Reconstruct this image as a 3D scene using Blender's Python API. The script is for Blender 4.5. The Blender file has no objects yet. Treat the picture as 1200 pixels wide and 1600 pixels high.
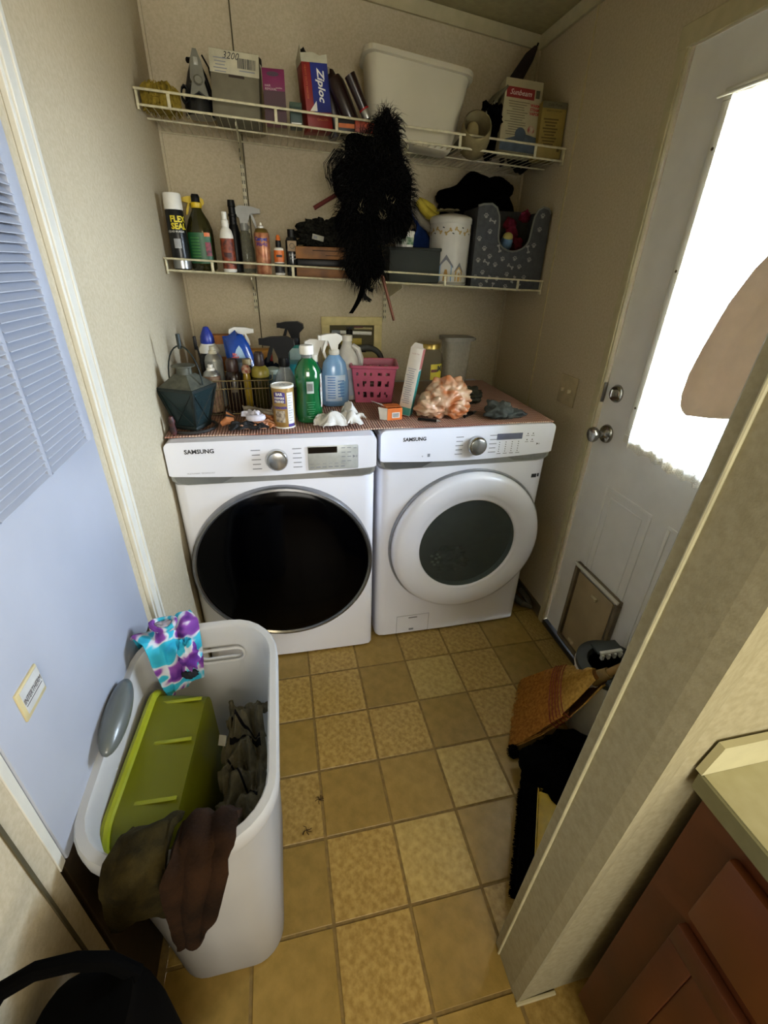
import bpy, bmesh, math, random
from mathutils import Vector, Matrix, noise, Euler
R = math.radians
C = bpy.context.scene.collection
SC = bpy.context.scene
random.seed(7)

# ---------------------------------------------------------------- camera, world, lights, exposure
cd = bpy.data.cameras.new('camera'); cam = bpy.data.objects.new('camera', cd); C.objects.link(cam)
_r = Vector((0.97775409, -0.20812814, 0.02606938)); _u = Vector((0.0773895, 0.47346475, 0.8774064)); _f = Vector((0.1949559, 0.8558702, -0.47903903))
m = Matrix((( _r.x, _u.x, -_f.x), (_r.y, _u.y, -_f.y), (_r.z, _u.z, -_f.z))).to_4x4(); m.translation = Vector((0.39175, -1.47288, 1.49251))
cam.matrix_world = m
cd.sensor_fit = 'HORIZONTAL'; cd.sensor_width = 36; cd.lens = 36*704.7/1200; cd.clip_start = 0.02
SC.camera = cam
SC.view_settings.view_transform = 'Standard'; SC.view_settings.look = 'None'; SC.view_settings.gamma = 1
SC.view_settings.use_curve_mapping = False; SC.view_settings.exposure = 1.1
SC.cycles.max_bounces = 8; SC.cycles.diffuse_bounces = 5; SC.cycles.glossy_bounces = 3; SC.cycles.transparent_max_bounces = 12
SC.cycles.transmission_bounces = 5; SC.cycles.sample_clamp_indirect = 4; SC.cycles.caustics_reflective = False; SC.cycles.caustics_refractive = False
w = bpy.data.worlds.new('world'); SC.world = w; w.use_nodes = True
wn = w.node_tree; bgn = wn.nodes['Background']; wtc = wn.nodes.new('ShaderNodeTexCoord'); wsx = wn.nodes.new('ShaderNodeSeparateXYZ'); wn.links.new(wtc.outputs['Generated'], wsx.inputs[0])
wr_ = wn.nodes.new('ShaderNodeValToRGB'); wmr = wn.nodes.new('ShaderNodeMapRange'); wmr.inputs['From Min'].default_value = -1; wmr.inputs['From Max'].default_value = 1; wn.links.new(wsx.outputs['Z'], wmr.inputs['Value']); wn.links.new(wmr.outputs['Result'], wr_.inputs['Fac'])
wr_.color_ramp.elements[0].position = .44; wr_.color_ramp.elements[0].color = (.20, .19, .17, 1); wr_.color_ramp.elements[1].position = .52; wr_.color_ramp.elements[1].color = (.72, .83, 1.0, 1)   # bright sky above, lit ground below the horizon
wn.links.new(wr_.outputs['Color'], bgn.inputs['Color']); bgn.inputs['Strength'].default_value = 60.0

def area(name, loc, rot, sx, sy, power, col, portal=False):
    l = bpy.data.lights.new(name, 'AREA'); l.shape = 'RECTANGLE'; l.size = sx; l.size_y = sy; l.energy = power; l.color = col
    o = bpy.data.objects.new(name, l); C.objects.link(o); o.location = loc; o.rotation_euler = rot
    if portal: l.cycles.is_portal = True
    return o
# daylight through the door window (portal on the glazed opening), warm kitchen ceiling lamp behind the camera
area('window_portal', (1.60, -0.43, 1.44), (0, R(90), 0), 0.94, 0.48, 1, (1, 1, 1), True)
area('kitchen_ceiling_lamp', (1.15, -2.25, 2.30), (0, 0, 0), 0.5, 0.5, 5, (1.0, 0.82, 0.48))
area('kitchen_fill', (0.75, -3.18, 1.55), (R(90), 0, 0), 1.2, 0.8, 25, (1.0, 0.965, 0.87))  # added fill to brighten machine fronts and back wall; no window there

# ---------------------------------------------------------------- helpers
def lin(h):
    h = h.lstrip('#'); v = [int(h[i:i+2], 16)/255 for i in (0, 2, 4)]
    return tuple((c/12.92 if c <= .04045 else ((c+.055)/1.055)**2.4) for c in v) + (1,)
MATS = {}
def mat(name, col, rough=.5, metal=0, var=.06, scale=30, bump=0, bscale=200, spec=.5, trans=0, col2=None, sub=0, coat=0, objrand=0):
    if name in MATS: return MATS[name]
    m = bpy.data.materials.new(name); m.use_nodes = True; nt = m.node_tree; b = nt.nodes['Principled BSDF']
    b.inputs['Roughness'].default_value = rough; b.inputs['Metallic'].default_value = metal; b.inputs['Specular IOR Level'].default_value = spec if rough < .85 else min(spec, .12)
    if coat: b.inputs['Coat Weight'].default_value = coat
    if trans: b.inputs['Transmission Weight'].default_value = trans
    c = lin(col); c2 = lin(col2) if col2 else tuple(x*(1-var*3) for x in c[:3]) + (1,)
    tc = nt.nodes.new('ShaderNodeTexCoord'); n = nt.nodes.new('ShaderNodeTexNoise'); n.inputs['Scale'].default_value = scale; n.inputs['Detail'].default_value = 4
    nt.links.new(tc.outputs['Object'], n.inputs['Vector'])
    r = nt.nodes.new('ShaderNodeValToRGB'); r.color_ramp.elements[0].position = .35; r.color_ramp.elements[1].position = .65
    r.color_ramp.elements[0].color = c2; r.color_ramp.elements[1].color = c
    nt.links.new(n.outputs['Fac'], r.inputs['Fac']); out = r.outputs['Color']
    if objrand:
        oi = nt.nodes.new('ShaderNodeObjectInfo'); mr = nt.nodes.new('ShaderNodeMapRange'); mr.inputs['To Min'].default_value = 1-objrand; mr.inputs['To Max'].default_value = 1+objrand*.5
        nt.links.new(oi.outputs['Random'], mr.inputs['Value'])
        mx = nt.nodes.new('ShaderNodeVectorMath'); mx.operation = 'SCALE'; nt.links.new(out, mx.inputs[0]); nt.links.new(mr.outputs['Result'], mx.inputs['Scale']); out = mx.outputs['Vector']
    nt.links.new(out, b.inputs['Base Color'])
    if bump:
        n2 = nt.nodes.new('ShaderNodeTexNoise'); n2.inputs['Scale'].default_value = bscale; n2.inputs['Detail'].default_value = 3; nt.links.new(tc.outputs['Object'], n2.inputs['Vector'])
        bp = nt.nodes.new('ShaderNodeBump'); bp.inputs['Strength'].default_value = bump; bp.inputs['Distance'].default_value = .002
        nt.links.new(n2.outputs['Fac'], bp.inputs['Height']); nt.links.new(bp.outputs['Normal'], b.inputs['Normal'])
    MATS[name] = m; return m
def clear(name, tint, fac=.15, rough=.08):
    if name in MATS: return MATS[name]
    m = bpy.data.materials.new(name); m.use_nodes = True; nt = m.node_tree; b = nt.nodes['Principled BSDF']
    b.inputs['Roughness'].default_value = rough; b.inputs['Base Color'].default_value = lin(tint)
    n = nt.nodes.new('ShaderNodeTexNoise'); n.inputs['Scale'].default_value = 12
    mr = nt.nodes.new('ShaderNodeMapRange'); mr.inputs['To Min'].default_value = fac*.8; mr.inputs['To Max'].default_value = min(1, fac*1.2); nt.links.new(n.outputs['Fac'], mr.inputs['Value'])
    t = nt.nodes.new('ShaderNodeBsdfTransparent'); t.inputs[0].default_value = lin(tint)
    mx = nt.nodes.new('ShaderNodeMixShader'); nt.links.new(mr.outputs['Result'], mx.inputs[0]); nt.links.new(t.outputs[0], mx.inputs[1]); nt.links.new(b.outputs[0], mx.inputs[2])
    nt.links.new(mx.outputs[0], nt.nodes['Material Output'].inputs['Surface']); MATS[name] = m; return m

class M:
    def __init__(s): s.bm = bmesh.new()
    def _add(s, vs, fs, rot=None, c=None, mi=0):
        bv = []
        for v in vs:
            v = Vector(v)
            if rot is not None: v = rot @ v
            if c is not None: v = v + Vector(c)
            bv.append(s.bm.verts.new(v))
        for f in fs:
            try: s.bm.faces.new([bv[i] for i in f]).material_index = mi
            except ValueError: pass
        return s
    def box(s, c, size, bev=0, rot=None, seg=2, mi=0):
        x, y, z = [a/2 for a in size]
        if not bev:
            vs = [(i*x, j*y, k*z) for i in (-1, 1) for j in (-1, 1) for k in (-1, 1)]
            return s._add(vs, [(0, 1, 3, 2), (4, 6, 7, 5), (0, 4, 5, 1), (2, 3, 7, 6), (0, 2, 6, 4), (1, 5, 7, 3)], rot, c, mi)
        t = bmesh.new(); bmesh.ops.create_cube(t, size=1)
        for v in t.verts: v.co = Vector((v.co.x*size[0], v.co.y*size[1], v.co.z*size[2]))
        bmesh.ops.bevel(t, geom=list(t.edges), offset=bev, segments=seg, profile=.5, affect='EDGES')
        t.verts.index_update(); vs = [v.co.copy() for v in t.verts]; fs = [[v.index for v in f.verts] for f in t.faces]; t.free()
        return s._add(vs, fs, rot, c, mi)
    def lathe(s, prof, n=28, c=(0, 0, 0), rot=None, sq=(1, 1), mi=0):
        vs = []; fs = []
        for r, z in prof:
            for i in range(n):
                a = 2*math.pi*i/n; vs.append((r*math.cos(a)*sq[0], r*math.sin(a)*sq[1], z))
        for k in range(len(prof)-1):
            for i in range(n):
                j = (i+1) % n; fs.append((k*n+i, k*n+j, (k+1)*n+j, (k+1)*n+i))
        if prof[0][0] > 1e-5: fs.append(tuple(reversed(range(n))))
        if prof[-1][0] > 1e-5: fs.append(tuple(range((len(prof)-1)*n, len(prof)*n)))
        return s._add(vs, fs, rot, c, mi)
    def cyl(s, p0, p1, r0, r1=None, n=16, mi=0):
        p0 = Vector(p0); p1 = Vector(p1); d = p1-p0; q = d.to_track_quat('Z', 'Y').to_matrix(); r1 = r0 if r1 is None else r1
        return s.lathe([(r0, 0), (r1, d.length)], n, p0, q, mi=mi)
    def tube(s, pts, r, n=8, closed=False, mi=0):
        pts = [Vector(p) for p in pts]; N = len(pts); vs = []; fs = []; up = None
        for i, p in enumerate(pts):
            a = pts[(i-1) % N] if (closed or i > 0) else p; b = pts[(i+1) % N] if (closed or i < N-1) else p
            t = (b-a).normalized()
            if up is None: up = t.orthogonal().normalized()
            up = (up - t*up.dot(t)).normalized(); w_ = t.cross(up); rr = r[i] if isinstance(r, (list, tuple)) else r
            for k in range(n):
                an = 2*math.pi*k/n; vs.append(p+up*math.cos(an)*rr+w_*math.sin(an)*rr)
        for i in range(N if closed else N-1):
            for k in range(n):
                j = (k+1) % n; a = i*n; b = ((i+1) % N)*n; fs.append((a+k, a+j, b+j, b+k))
        if not closed: fs.append(tuple(reversed(range(n)))); fs.append(tuple(range((N-1)*n, N*n)))
        return s._add(vs, fs, mi=mi)
    def prism(s, poly, d0, d1, axis='z', rot=None, c=None, mi=0):
        def P(a, b, d): return {'z': (a, b, d), 'y': (a, d, b), 'x': (d, a, b)}[axis]
        n = len(poly); vs = [P(a, b, d0) for a, b in poly] + [P(a, b, d1) for a, b in poly]
        fs = [tuple(range(n)), tuple(reversed(range(n, 2*n)))] + [(i, i+n, (i+1) % n+n, (i+1) % n) for i in range(n)]
        return s._add(vs, fs, rot, c, mi)
    def sphere(s, c, r, u=16, v=10, amp=0, fr=8, seed=0, flat=None, rot=None):
        if not isinstance(r, (tuple, list)): r = (r, r, r)
        vs = []; fs = []
        for i in range(v+1):
            th = math.pi*i/v
            for j in range(u):
                ph = 2*math.pi*j/u; d = Vector((math.sin(th)*math.cos(ph), math.sin(th)*math.sin(ph), math.cos(th)))
                k = 1 + (amp*noise.noise(d*fr*.4+Vector((seed, 0, 0)))*2 + amp*.6*noise.noise(d*fr+Vector((0, seed, 0))) if amp else 0)
                p = Vector((d.x*r[0]*k, d.y*r[1]*k, d.z*r[2]*k))
                if flat is not None and p.z < flat: p.z = flat
                vs.append(p)
        for i in range(v):
            for j in range(u): k = (j+1) % u; fs.append((i*u+j, (i+1)*u+j, (i+1)*u+k, i*u+k))
        return s._add(vs, fs, rot, c)
    def grid(s, fn, nu, nv, thick=0):
        P = [[Vector(fn(i/nu, j/nv)) for j in range(nv+1)] for i in range(nu+1)]; W = nv+1
        vs = [p for row in P for p in row]; fs = [(i*W+j, (i+1)*W+j, (i+1)*W+j+1, i*W+j+1) for i in range(nu) for j in range(nv)]
        if thick:
            base = len(vs); nm = []
            for i in range(nu+1):
                for j in range(nv+1):
                    a = P[min(i+1, nu)][j]-P[max(i-1, 0)][j]; b = P[i][min(j+1, nv)]-P[i][max(j-1, 0)]
                    q = a.cross(b); nm.append(q.normalized() if q.length > 1e-12 else Vector((0, 0, 1)))
            vs = vs + [v-n*thick for v, n in zip(vs, nm)]
            fs = fs + [tuple(reversed([k+base for k in f])) for f in fs]
            bd = [(i, 0) for i in range(nu+1)] + [(nu, j) for j in range(1, nv+1)] + [(i, nv) for i in range(nu-1, -1, -1)] + [(0, j) for j in range(nv-1, 0, -1)]
            ids = [i*W+j for i, j in bd]
            for k in range(len(ids)): a, b = ids[k], ids[(k+1) % len(ids)]; fs.append((a, a+base, b+base, b))
        return s._add(vs, fs)
    def text(s, body, size, fn, align='CENTER', ext=0, shear=0, bold=0):
        cu = bpy.data.curves.new('t', 'FONT'); cu.body = body; cu.size = size; cu.align_x = align; cu.align_y = 'CENTER'; cu.resolution_u = 2; cu.shear = shear; cu.offset = bold
        o = bpy.data.objects.new('t', cu); me = bpy.data.meshes.new_from_object(o)
        vs = [fn(v.co.x, v.co.y) for v in me.vertices]; fs = [list(p.vertices) for p in me.polygons]
        bpy.data.objects.remove(o); bpy.data.curves.remove(cu); bpy.data.meshes.remove(me)
        return s._add(vs, fs)
def fin(name, m, mt, parent=None, smooth=35, sub=0, kind=None):
    bm = m.bm; bmesh.ops.recalc_face_normals(bm, faces=bm.faces); me = bpy.data.meshes.new(name); bm.to_mesh(me); bm.free()
    if smooth:
        for p in me.polygons: p.use_smooth = True
        me.set_sharp_from_angle(angle=R(smooth))
    for q in (mt if isinstance(mt, (list, tuple)) else [mt]): me.materials.append(q)
    o = bpy.data.objects.new(name, me); C.objects.link(o)
    if parent: o.parent = parent
    if sub: md = o.modifiers.new('s', 'SUBSURF'); md.levels = md.render_levels = sub
    if kind: o['kind'] = kind
    return o
def tag(o, label, cat, group=None):
    o['label'] = label; o['category'] = cat
    if group: o['group'] = group
    return o
def T(name, label, cat, loc=(0, 0, 0), rot=(0, 0, 0), group=None):
    o = bpy.data.objects.new(name, None); o.empty_display_size = .02; C.objects.link(o); o.location = loc
    o.rotation_euler = rot if isinstance(rot, tuple) else (0, 0, rot)
    return tag(o, label, cat, group)
def struct(name, m, mt, parent=None, smooth=0):
    o = fin(name, m, mt, parent, smooth)
    if not parent: o['kind'] = 'structure'
    return o
def flatY(x0, z0, y): return lambda a, b: (x0+a, y, z0+b)          # text facing -y
def wrap(r, z0, a0=0, cx=0, cy=0): return lambda a, b: (cx+r*math.sin(a/r+a0), cy-r*math.cos(a/r+a0), z0+b)
def flatZ(x0, y0, z): return lambda a, b: (x0+a, y0+b, z)

# ---------------------------------------------------------------- common materials
wallm = mat('wall_vinyl', '#bcb096', .75, var=.03, scale=130, bump=.15, bscale=320, col2='#b1a488')
wallk = mat('kitchen_wall', '#c8c09c', .7, var=.03, scale=60, bump=.2)
ceilm = mat('ceiling_paint', '#a89c72', .9, var=.05, scale=40, bump=.4, bscale=90)
trimw = mat('trim_white', '#cfccc0', .45, var=.02, scale=20)
trimc = mat('trim_cream', '#b5ab88', .6, var=.04, scale=25)
doorw = mat('door_paint', '#dddbd6', .45, var=.02, scale=12, bump=.1)
furw = mat('furnace_door_paint', '#a6abb8', .38, var=.015, scale=8)
white = mat('appliance_white', '#e2e4ee', .22, var=.01, scale=5)
silver = mat('silver_plastic', '#8f9190', .3, .55, var=.02)
chrome = mat('chrome', '#c4c6c8', .18, 1, var=.02)
blackp = mat('black_plastic', '#080809', .4, var=.05, spec=.2)
darkt = mat('print_dark', '#1d1f24', .6, var=.02)
greyt = mat('print_grey', '#7d8087', .6, var=.02)
whitep = mat('white_plastic', '#dcdad2', .4, var=.02)
wirew = mat('wire_coating', '#c9c1a0', .4, var=.08, scale=60)
blackfab = mat('black_fabric', '#030303', .95, var=.1, spec=.04)

# ---------------------------------------------------------------- structure
def ceil_z(x): return 2.33+.10*(1.53-x)
struct('wall_back', M().prism([(-.1, 0), (1.66, 0), (1.66, ceil_z(1.66)), (-.1, ceil_z(-.1))], .88, .98, 'y'), wallm)
# left wall pieces around the furnace closet (y -1.034 .. -0.478)
lw = M(); lw.prism([(-.478, 0), (.98, 0), (.98, 2.48), (-.478, 2.48)], -.12, -.003, 'x'); lw.prism([(-3.2, 0), (-1.038, 0), (-1.038, 2.48), (-3.2, 2.48)], -.12, -.003, 'x')
lw.prism([(-1.038, 2.03), (-.478, 2.03), (-.478, 2.48), (-1.038, 2.48)], -.12, -.003, 'x'); lw.prism([(-1.038, 0), (-.478, 0), (-.478, 2.03), (-1.038, 2.03)], -.12, -.09, 'x')
struct('wall_left', lw, wallm)
seamg = mat('seam_dark', '#4d452c', .8)  # dark strips marking the wall panel seams
struct('trim_1', M().box((-.0025, -1.075, 1.2), (.004, .006, 2.4)), seamg)
# right wall with the exterior door opening y -0.84 .. -0.022, z 0 .. 2.035 ; glazed opening in the door
rw = M(); rw.prism([(-.022, 0), (.98, 0), (.98, 2.33), (-.022, 2.33)], 1.53, 1.66, 'x'); rw.prism([(-1.25, 0), (-.84, 0), (-.84, 2.33), (-1.25, 2.33)], 1.53, 1.66, 'x')
rw.prism([(-.84, 2.035), (-.022, 2.035), (-.022, 2.33), (-.84, 2.33)], 1.53, 1.66, 'x'); struct('wall_right', rw, wallm)
# ceiling slab
cm = M(); cm.prism([(-.12, ceil_z(-.12)), (2.8, ceil_z(2.8)), (2.8, ceil_z(2.8)+.06), (-.12, ceil_z(-.12)+.06)], -3.3, .98, 'y'); struct('ceiling', cm, ceilm)
# crown mouldings
cr = M(); cr.prism([(0, ceil_z(0)-.003), (1.53, ceil_z(1.53)-.003), (1.53, ceil_z(1.53)-.048), (0, ceil_z(0)-.048)], .868, .88, 'y'); struct('trim_2', cr, trimc)
cr = M(); cr.box((1.523, .15, 2.305), (.012, 1.45, .045)); struct('trim_3', cr, trimc)
# corner cove strips and panel seams
struct('trim_4', M().box((.003, .874, 1.2), (.010, .010, 2.4)), wallm)
struct('trim_5', M().box((1.524, .874, 1.16), (.010, .010, 2.3)), wallm)
struct('trim_6', M().box((1.5285, .485, 1.16), (.004, .007, 2.3)), mat('seam_caulk', '#c2b48a', .6))
struct('trim_7', M().box((.305, .8785, 1.2), (.005, .004, 2.4)), seamg)
# kitchen shell behind the camera
ks = M(); ks.box((1.3, -3.25, 1.2), (2.9, .1, 2.5)); struct('wall_rear', ks, wallk)
ks = M(); ks.box((2.75, -2.2, 1.15), (.1, 2.1, 2.3)); struct('wall_kitchen', ks, wallk)
# wing wall (leans a touch out of plumb as in the photograph)
def wing():
    g = M(); L = [0, 1.6, 2.36]
    def ring(z):
        s = .043*min(z, 1.6); s2 = .020*min(z, 1.6)
        return [(.812, -1.066-s, z), (.806, -1.072-s, z), (.806, -1.156-s, z), (.809, -1.181-s, z), (.93, -1.176-s2, z), (2.72, -1.176-s2, z), (2.72, -1.066-s2, z), (.93, -1.066-s2, z)]
    vs = [v for z in L for v in ring(z)]; n = 8; fs = [tuple(range(n)), tuple(range(2*n, 3*n))]
    for k in range(2):
        for i in range(n): fs.append((k*n+i, k*n+(i+1) % n, (k+1)*n+(i+1) % n, (k+1)*n+i))
    return g._add(vs, fs)
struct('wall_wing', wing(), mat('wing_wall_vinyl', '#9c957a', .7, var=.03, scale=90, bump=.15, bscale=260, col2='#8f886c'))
bd = M(); bd.tube([(.804, -1.092, .0), (.804, -1.092-.043*.9, .9), (.804, -1.092-.043*1.6, 1.6), (.804, -1.163, 2.36)], .0028, 8); struct('trim_8', bd, mat('bead_strip', '#c9c4a2', .4))
sh = M(); sh.box((.855, -1.184, .004), (.1, .008, .008), .002); struct('trim_9', sh, trimc)

# floor with individual tiles
fl = struct('floor', M().box((1.3, -1.16, -.02), (2.9, 4.3, .036)), mat('floor_grout', '#7d6534', .8, var=.1, scale=60))
def tilemat(name, a, b, sc):
    m = mat(name, a, .42, var=.1, scale=sc, bump=.25, bscale=160, col2=b, objrand=.14); return m
tl = [tilemat('tile_plain', '#94783a', '#836a2e', 26), tilemat('tile_mottled', '#a78b4c', '#866a30', 60), tilemat('tile_pale', '#b0975a', '#957c40', 50)]
pat = {(0,0):1,(1,0):0,(2,0):2,(3,0):1,(0,1):1,(1,1):1,(2,1):0,(3,1):1,(0,2):0,(1,2):0,(2,2):2,(0,3):1,(1,3):2,(0,4):1,(1,4):0,(0,-1):1,(1,-1):0,(2,-1):1,(3,-1):1,(4,-1):0,(-1,0):1,(-1,1):0,(-1,2):1,(-1,3):0,(4,0):0,(2,3):0,(2,4):1,(-1,4):0,(0,5):1,(1,5):0}
tmesh = []
for k in range(3):
    t = M(); t.box((0, 0, -.0018), (.1955, .1983, .0024), .0011, seg=1); o = fin('tile', t, tl[k], None, 30); tmesh.append(o.data); bpy.data.objects.remove(o)
cnt = 0; ca, sa = math.cos(.0075), math.sin(.0075)
for j in range(-5, 15):
    for i in range(-2, 12):
        cx, cy = (i+.5)*.2032, -(j+.5)*.2058; x = .4037+cx*ca-cy*sa; y = -.1339+cx*sa+cy*ca
        if x < .0 or y > .85 or x > 1.60 and y > -1.06 or x > 2.3 or y < -2.0: continue
        if y > .12 and x < 1.35: continue
        k = pat.get((i, j)); k = random.choice([0, 1, 1, 2]) if k is None else k
        o = bpy.data.objects.new('tile', tmesh[k]); C.objects.link(o); o.parent = fl
        lx0, lx1 = max(x-.0988, .0), (min(x+.0988, 1.518) if y > -1.06 else x+.0988)
        o.location = ((lx0+lx1)/2, y, .0015); o.scale = ((lx1-lx0)/.1976, 1, 1); o.rotation_euler.z = .0075

# ---------------------------------------------------------------- furnace closet door in the left wall
fd = T('door_1', 'white louvred furnace closet door in the wall left of the dryer', 'door', (0, 0, 0)); fd['kind'] = 'structure'
d = M()
Y0, Y1, Z0, Z1 = -1.020, -.482, .66, 2.0; LZ0, LZ1 = 1.172, 1.92
d.box((-.012, (Y0+Y1)/2, (Z0+LZ0)/2), (.028, Y1-Y0, LZ0-Z0), .003); d.box((-.012, (Y0+Y1)/2, (LZ1+Z1)/2), (.028, Y1-Y0, Z1-LZ1), .003)
cols = [(-.682, -.520), (-.850, -.694), (-1.005, -.862)]
for a, b in ((-.520, Y1), (-.694, -.682), (-.862, -.850), (Y0, -1.005)): d.box((-.012, (a+b)/2, (LZ0+LZ1)/2), (.028, b-a, LZ1-LZ0+.004), .001)
fin('door_panel', d, furw, fd)
nsl = 58; pit = (LZ1-LZ0)/nsl; slmesh = {}
for ci, (a, b) in enumerate(cols):
    s = M(); s.prism([(-.013, .0085), (.0045, -.004), (.0045, -.0055), (-.013, .007)], a, b, 'y')
    # prism axis y uses (x, z) pairs
    o0 = fin('slat', s, furw, fd, 0); o0.location.z = LZ0+pit*.5; last = o0
    for k in range(1, nsl):
        o = o0.copy(); C.objects.link(o); o.parent = fd; o.location.z = LZ0+pit*(k+.5)
fin('backing', M().box((-.055, (Y0+Y1)/2, 1.55), (.004, Y1-Y0, .85)), mat('duct_dark', '#15130f', .9), fd)
pl = fin('nameplate', M().box((.003, -.9375, .944), (.004, .060, .052), .0012), mat('nameplate_cream', '#cdbf92', .4), fd)
fin('nameplate_face', M().box((.0052, -.935, .946), (.001, .050, .040)), mat('nameplate_white', '#c9c9c6', .4), pl)
fin('lettering', M().text('INTERTHERM', .0082, lambda a, b: (.0062, -.935+a*1.0, .946+b*1.7)).box((.0058, -.935, .938), (.0004, .046, .0012)), mat('letter_dark', '#3a3036', .5), pl)
struct('trim_10', M().box((-.02, -.459, 1.0), (.03, .036, 2.0)), mat('jamb_olive', '#6d654c', .6))
tr = M()
for a, b, h in ((-.442, -.432, .010), (-.432, -.402, .014), (-.402, -.392, .017), (-.392, -.376, .012)): tr.box((h/2-.003, (a+b)/2, 1.03), (h, b-a+.0005, 2.06), .0015)
struct('trim_11', tr, trimw)
struct('trim_12', M().box((-.001, -.75, 2.045), (.016, .72, .05), .004), trimw)
struct('trim_13', M().box((-.004, -1.0295, 1.36), (.006, .016, 1.4), .001), trimw)
struct('trim_14', M().box((-.03, -.76, .33), (.04, .52, .655), .003), mat('return_panel_brown', '#3a2c1b', .7, var=.1))

# ---------------------------------------------------------------- exterior door on the right
ed = T('door_2', 'off-white exterior door with lace-curtained window and pet flap, right wall', 'door', (1.53, 0, 0)); ed['kind'] = 'structure'
WY0, WY1, WZ0, WZ1 = -.668, -.190, .980, 1.903
d = M(); X = .030
def slab(y0, y1, z0, z1): d.box((X, (y0+y1)/2, (z0+z1)/2), (.044, y1-y0, z1-z0))
slab(-.836, -.026, .03, WZ0+.012); slab(-.836, -.026, WZ1-.012, 2.03); slab(WY1-.012, -.026, WZ0+.012, WZ1-.012); slab(-.836, WY0+.012, WZ0+.012, WZ1-.012)
fin('door_slab', d, doorw, ed, 0)
def frame(y0, y1, z0, z1, wd, hgt, x=0.008, bev=.002):
    g = M()
    for c, s in (((y0+y1)/2, z0+wd/2), (y1-y0, wd)), (((y0+y1)/2, z1-wd/2), (y1-y0, wd)), ((y0+wd/2, (z0+z1)/2), (wd, z1-z0-2*wd)), ((y1-wd/2, (z0+z1)/2), (wd, z1-z0-2*wd)):
        g.box((x-hgt/2, c[0], c[1]), (hgt, s[0], s[1]), bev)
    return g
wf = fin('window_frame', frame(WY0, WY1, WZ0, WZ1, .026, .014), trimw, ed)
for yy, zz in ((-.205, 1.10), (-.205, 1.5), (-.205, 1.78), (-.60, .993), (-.495, .993)):
    fin('screw', M().cyl((-.0075, yy, zz), (-.0055, yy, zz), .004, n=10), mat('screw_brass', '#5a4a30', .4, .6), wf)
fin('glass', M().box((.03, (WY0+WY1)/2, (WZ0+WZ1)/2), (.004, WY1-WY0-.04, WZ1-WZ0-.04)), clear('window_glass', '#f4f8fb', .06, .02), ed)
fin('muntin', M().box((.024, (WY0+WY1)/2, 1.60), (.006, WY1-WY0-.04, .012)), trimw, ed)
for y0, y1 in ((-.400, -.165), (-.705, -.470)):
    g = frame(y0, y1, .17, .80, .012, .004, .0085, .0018); pn = fin('raised_panel', g, doorw, ed)
    fin('panel_field', frame(y0+.035, y1-.035, .21, .765, .006, .003, .0085, .001), doorw, pn)
# pet flap
pf = fin('pet_door', M().box((-.002, -.270, .235), (.006, .215, .345), .003), mat('pet_flap_tan', '#a08d68', .5, var=.05, scale=10), ed)
pd = frame(-.408, -.138, .040, .440, .018, .020, .008, .003); fin('pet_door_frame', pd, mat('pet_frame', '#6f614a', .5, var=.1), pf)
fin('pet_door_track', M().box((-.014, -.272, .436), (.010, .270, .012), .002), trimw, pf)
for yy, zz in ((-.285, .365), (-.230, .085)):
    h = M(); h.box((-.0075, yy, zz), (.007, .034, .012), .002); h.sphere((-.012, yy-.014, zz-.003), .006, 10, 8); fin('latch', h, mat('latch_cream', '#c7b78d', .4), pf)
# knob and deadbolt
k = M(); rx = Matrix.Rotation(R(-90), 3, 'Y')
k.lathe([(0, 0), (.034, 0), (.034, .004), (.030, .010), (.016, .014), (.011, .020), (.011, .034), (.017, .040), (.026, .050), (.028, .058), (.025, .066), (.014, .071), (0, .072)], 28, (.008, -.088, .972), rx)
fin('door_knob', k, mat('nickel', '#9d9a92', .22, 1), ed)
k = M(); k.lathe([(0, 0), (.031, 0), (.031, .004), (.026, .012), (.024, .014), (0, .014)], 28, (.008, -.086, 1.118), rx); db = fin('deadbolt', k, mat('nickel', '#9d9a92', .22, 1), ed)
fin('thumb_turn', M().box((-.012, -.086, 1.120), (.016, .006, .026), .002), mat('nickel_bright', '#bdbab2', .2, 1), db)
fin('strike_plate', M().box((.0005, -.0265, 1.11), (.012, .006, .07), .001), mat('strike', '#8a8680', .35, .9), ed)
# casing
cs = M()
for a, b, h in ((-.024, -.017, .010), (-.017, .008, .014), (.008, .016, .010)): cs.box((1.53-h/2, (a+b)/2, 1.035), (h, b-a+.0005, 2.07), .001)
struct('trim_15', cs, trimc)
struct('trim_16', M().box((1.5222, -.428, 2.052), (.0156, .890, .052), .003), trimc)
struct('trim_17', M().box((1.523, -.855, 1.02), (.014, .035, 2.04), .003), trimc)
struct('trim_18', M().box((1.555, -.43, .012), (.07, .83, .024), .003), mat('threshold', '#16130e', .6))
struct('baseboard_right', M().box((1.526, .45, .03), (.008, .86, .06), .002), mat('base_dark', '#5b5038', .6))

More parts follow.
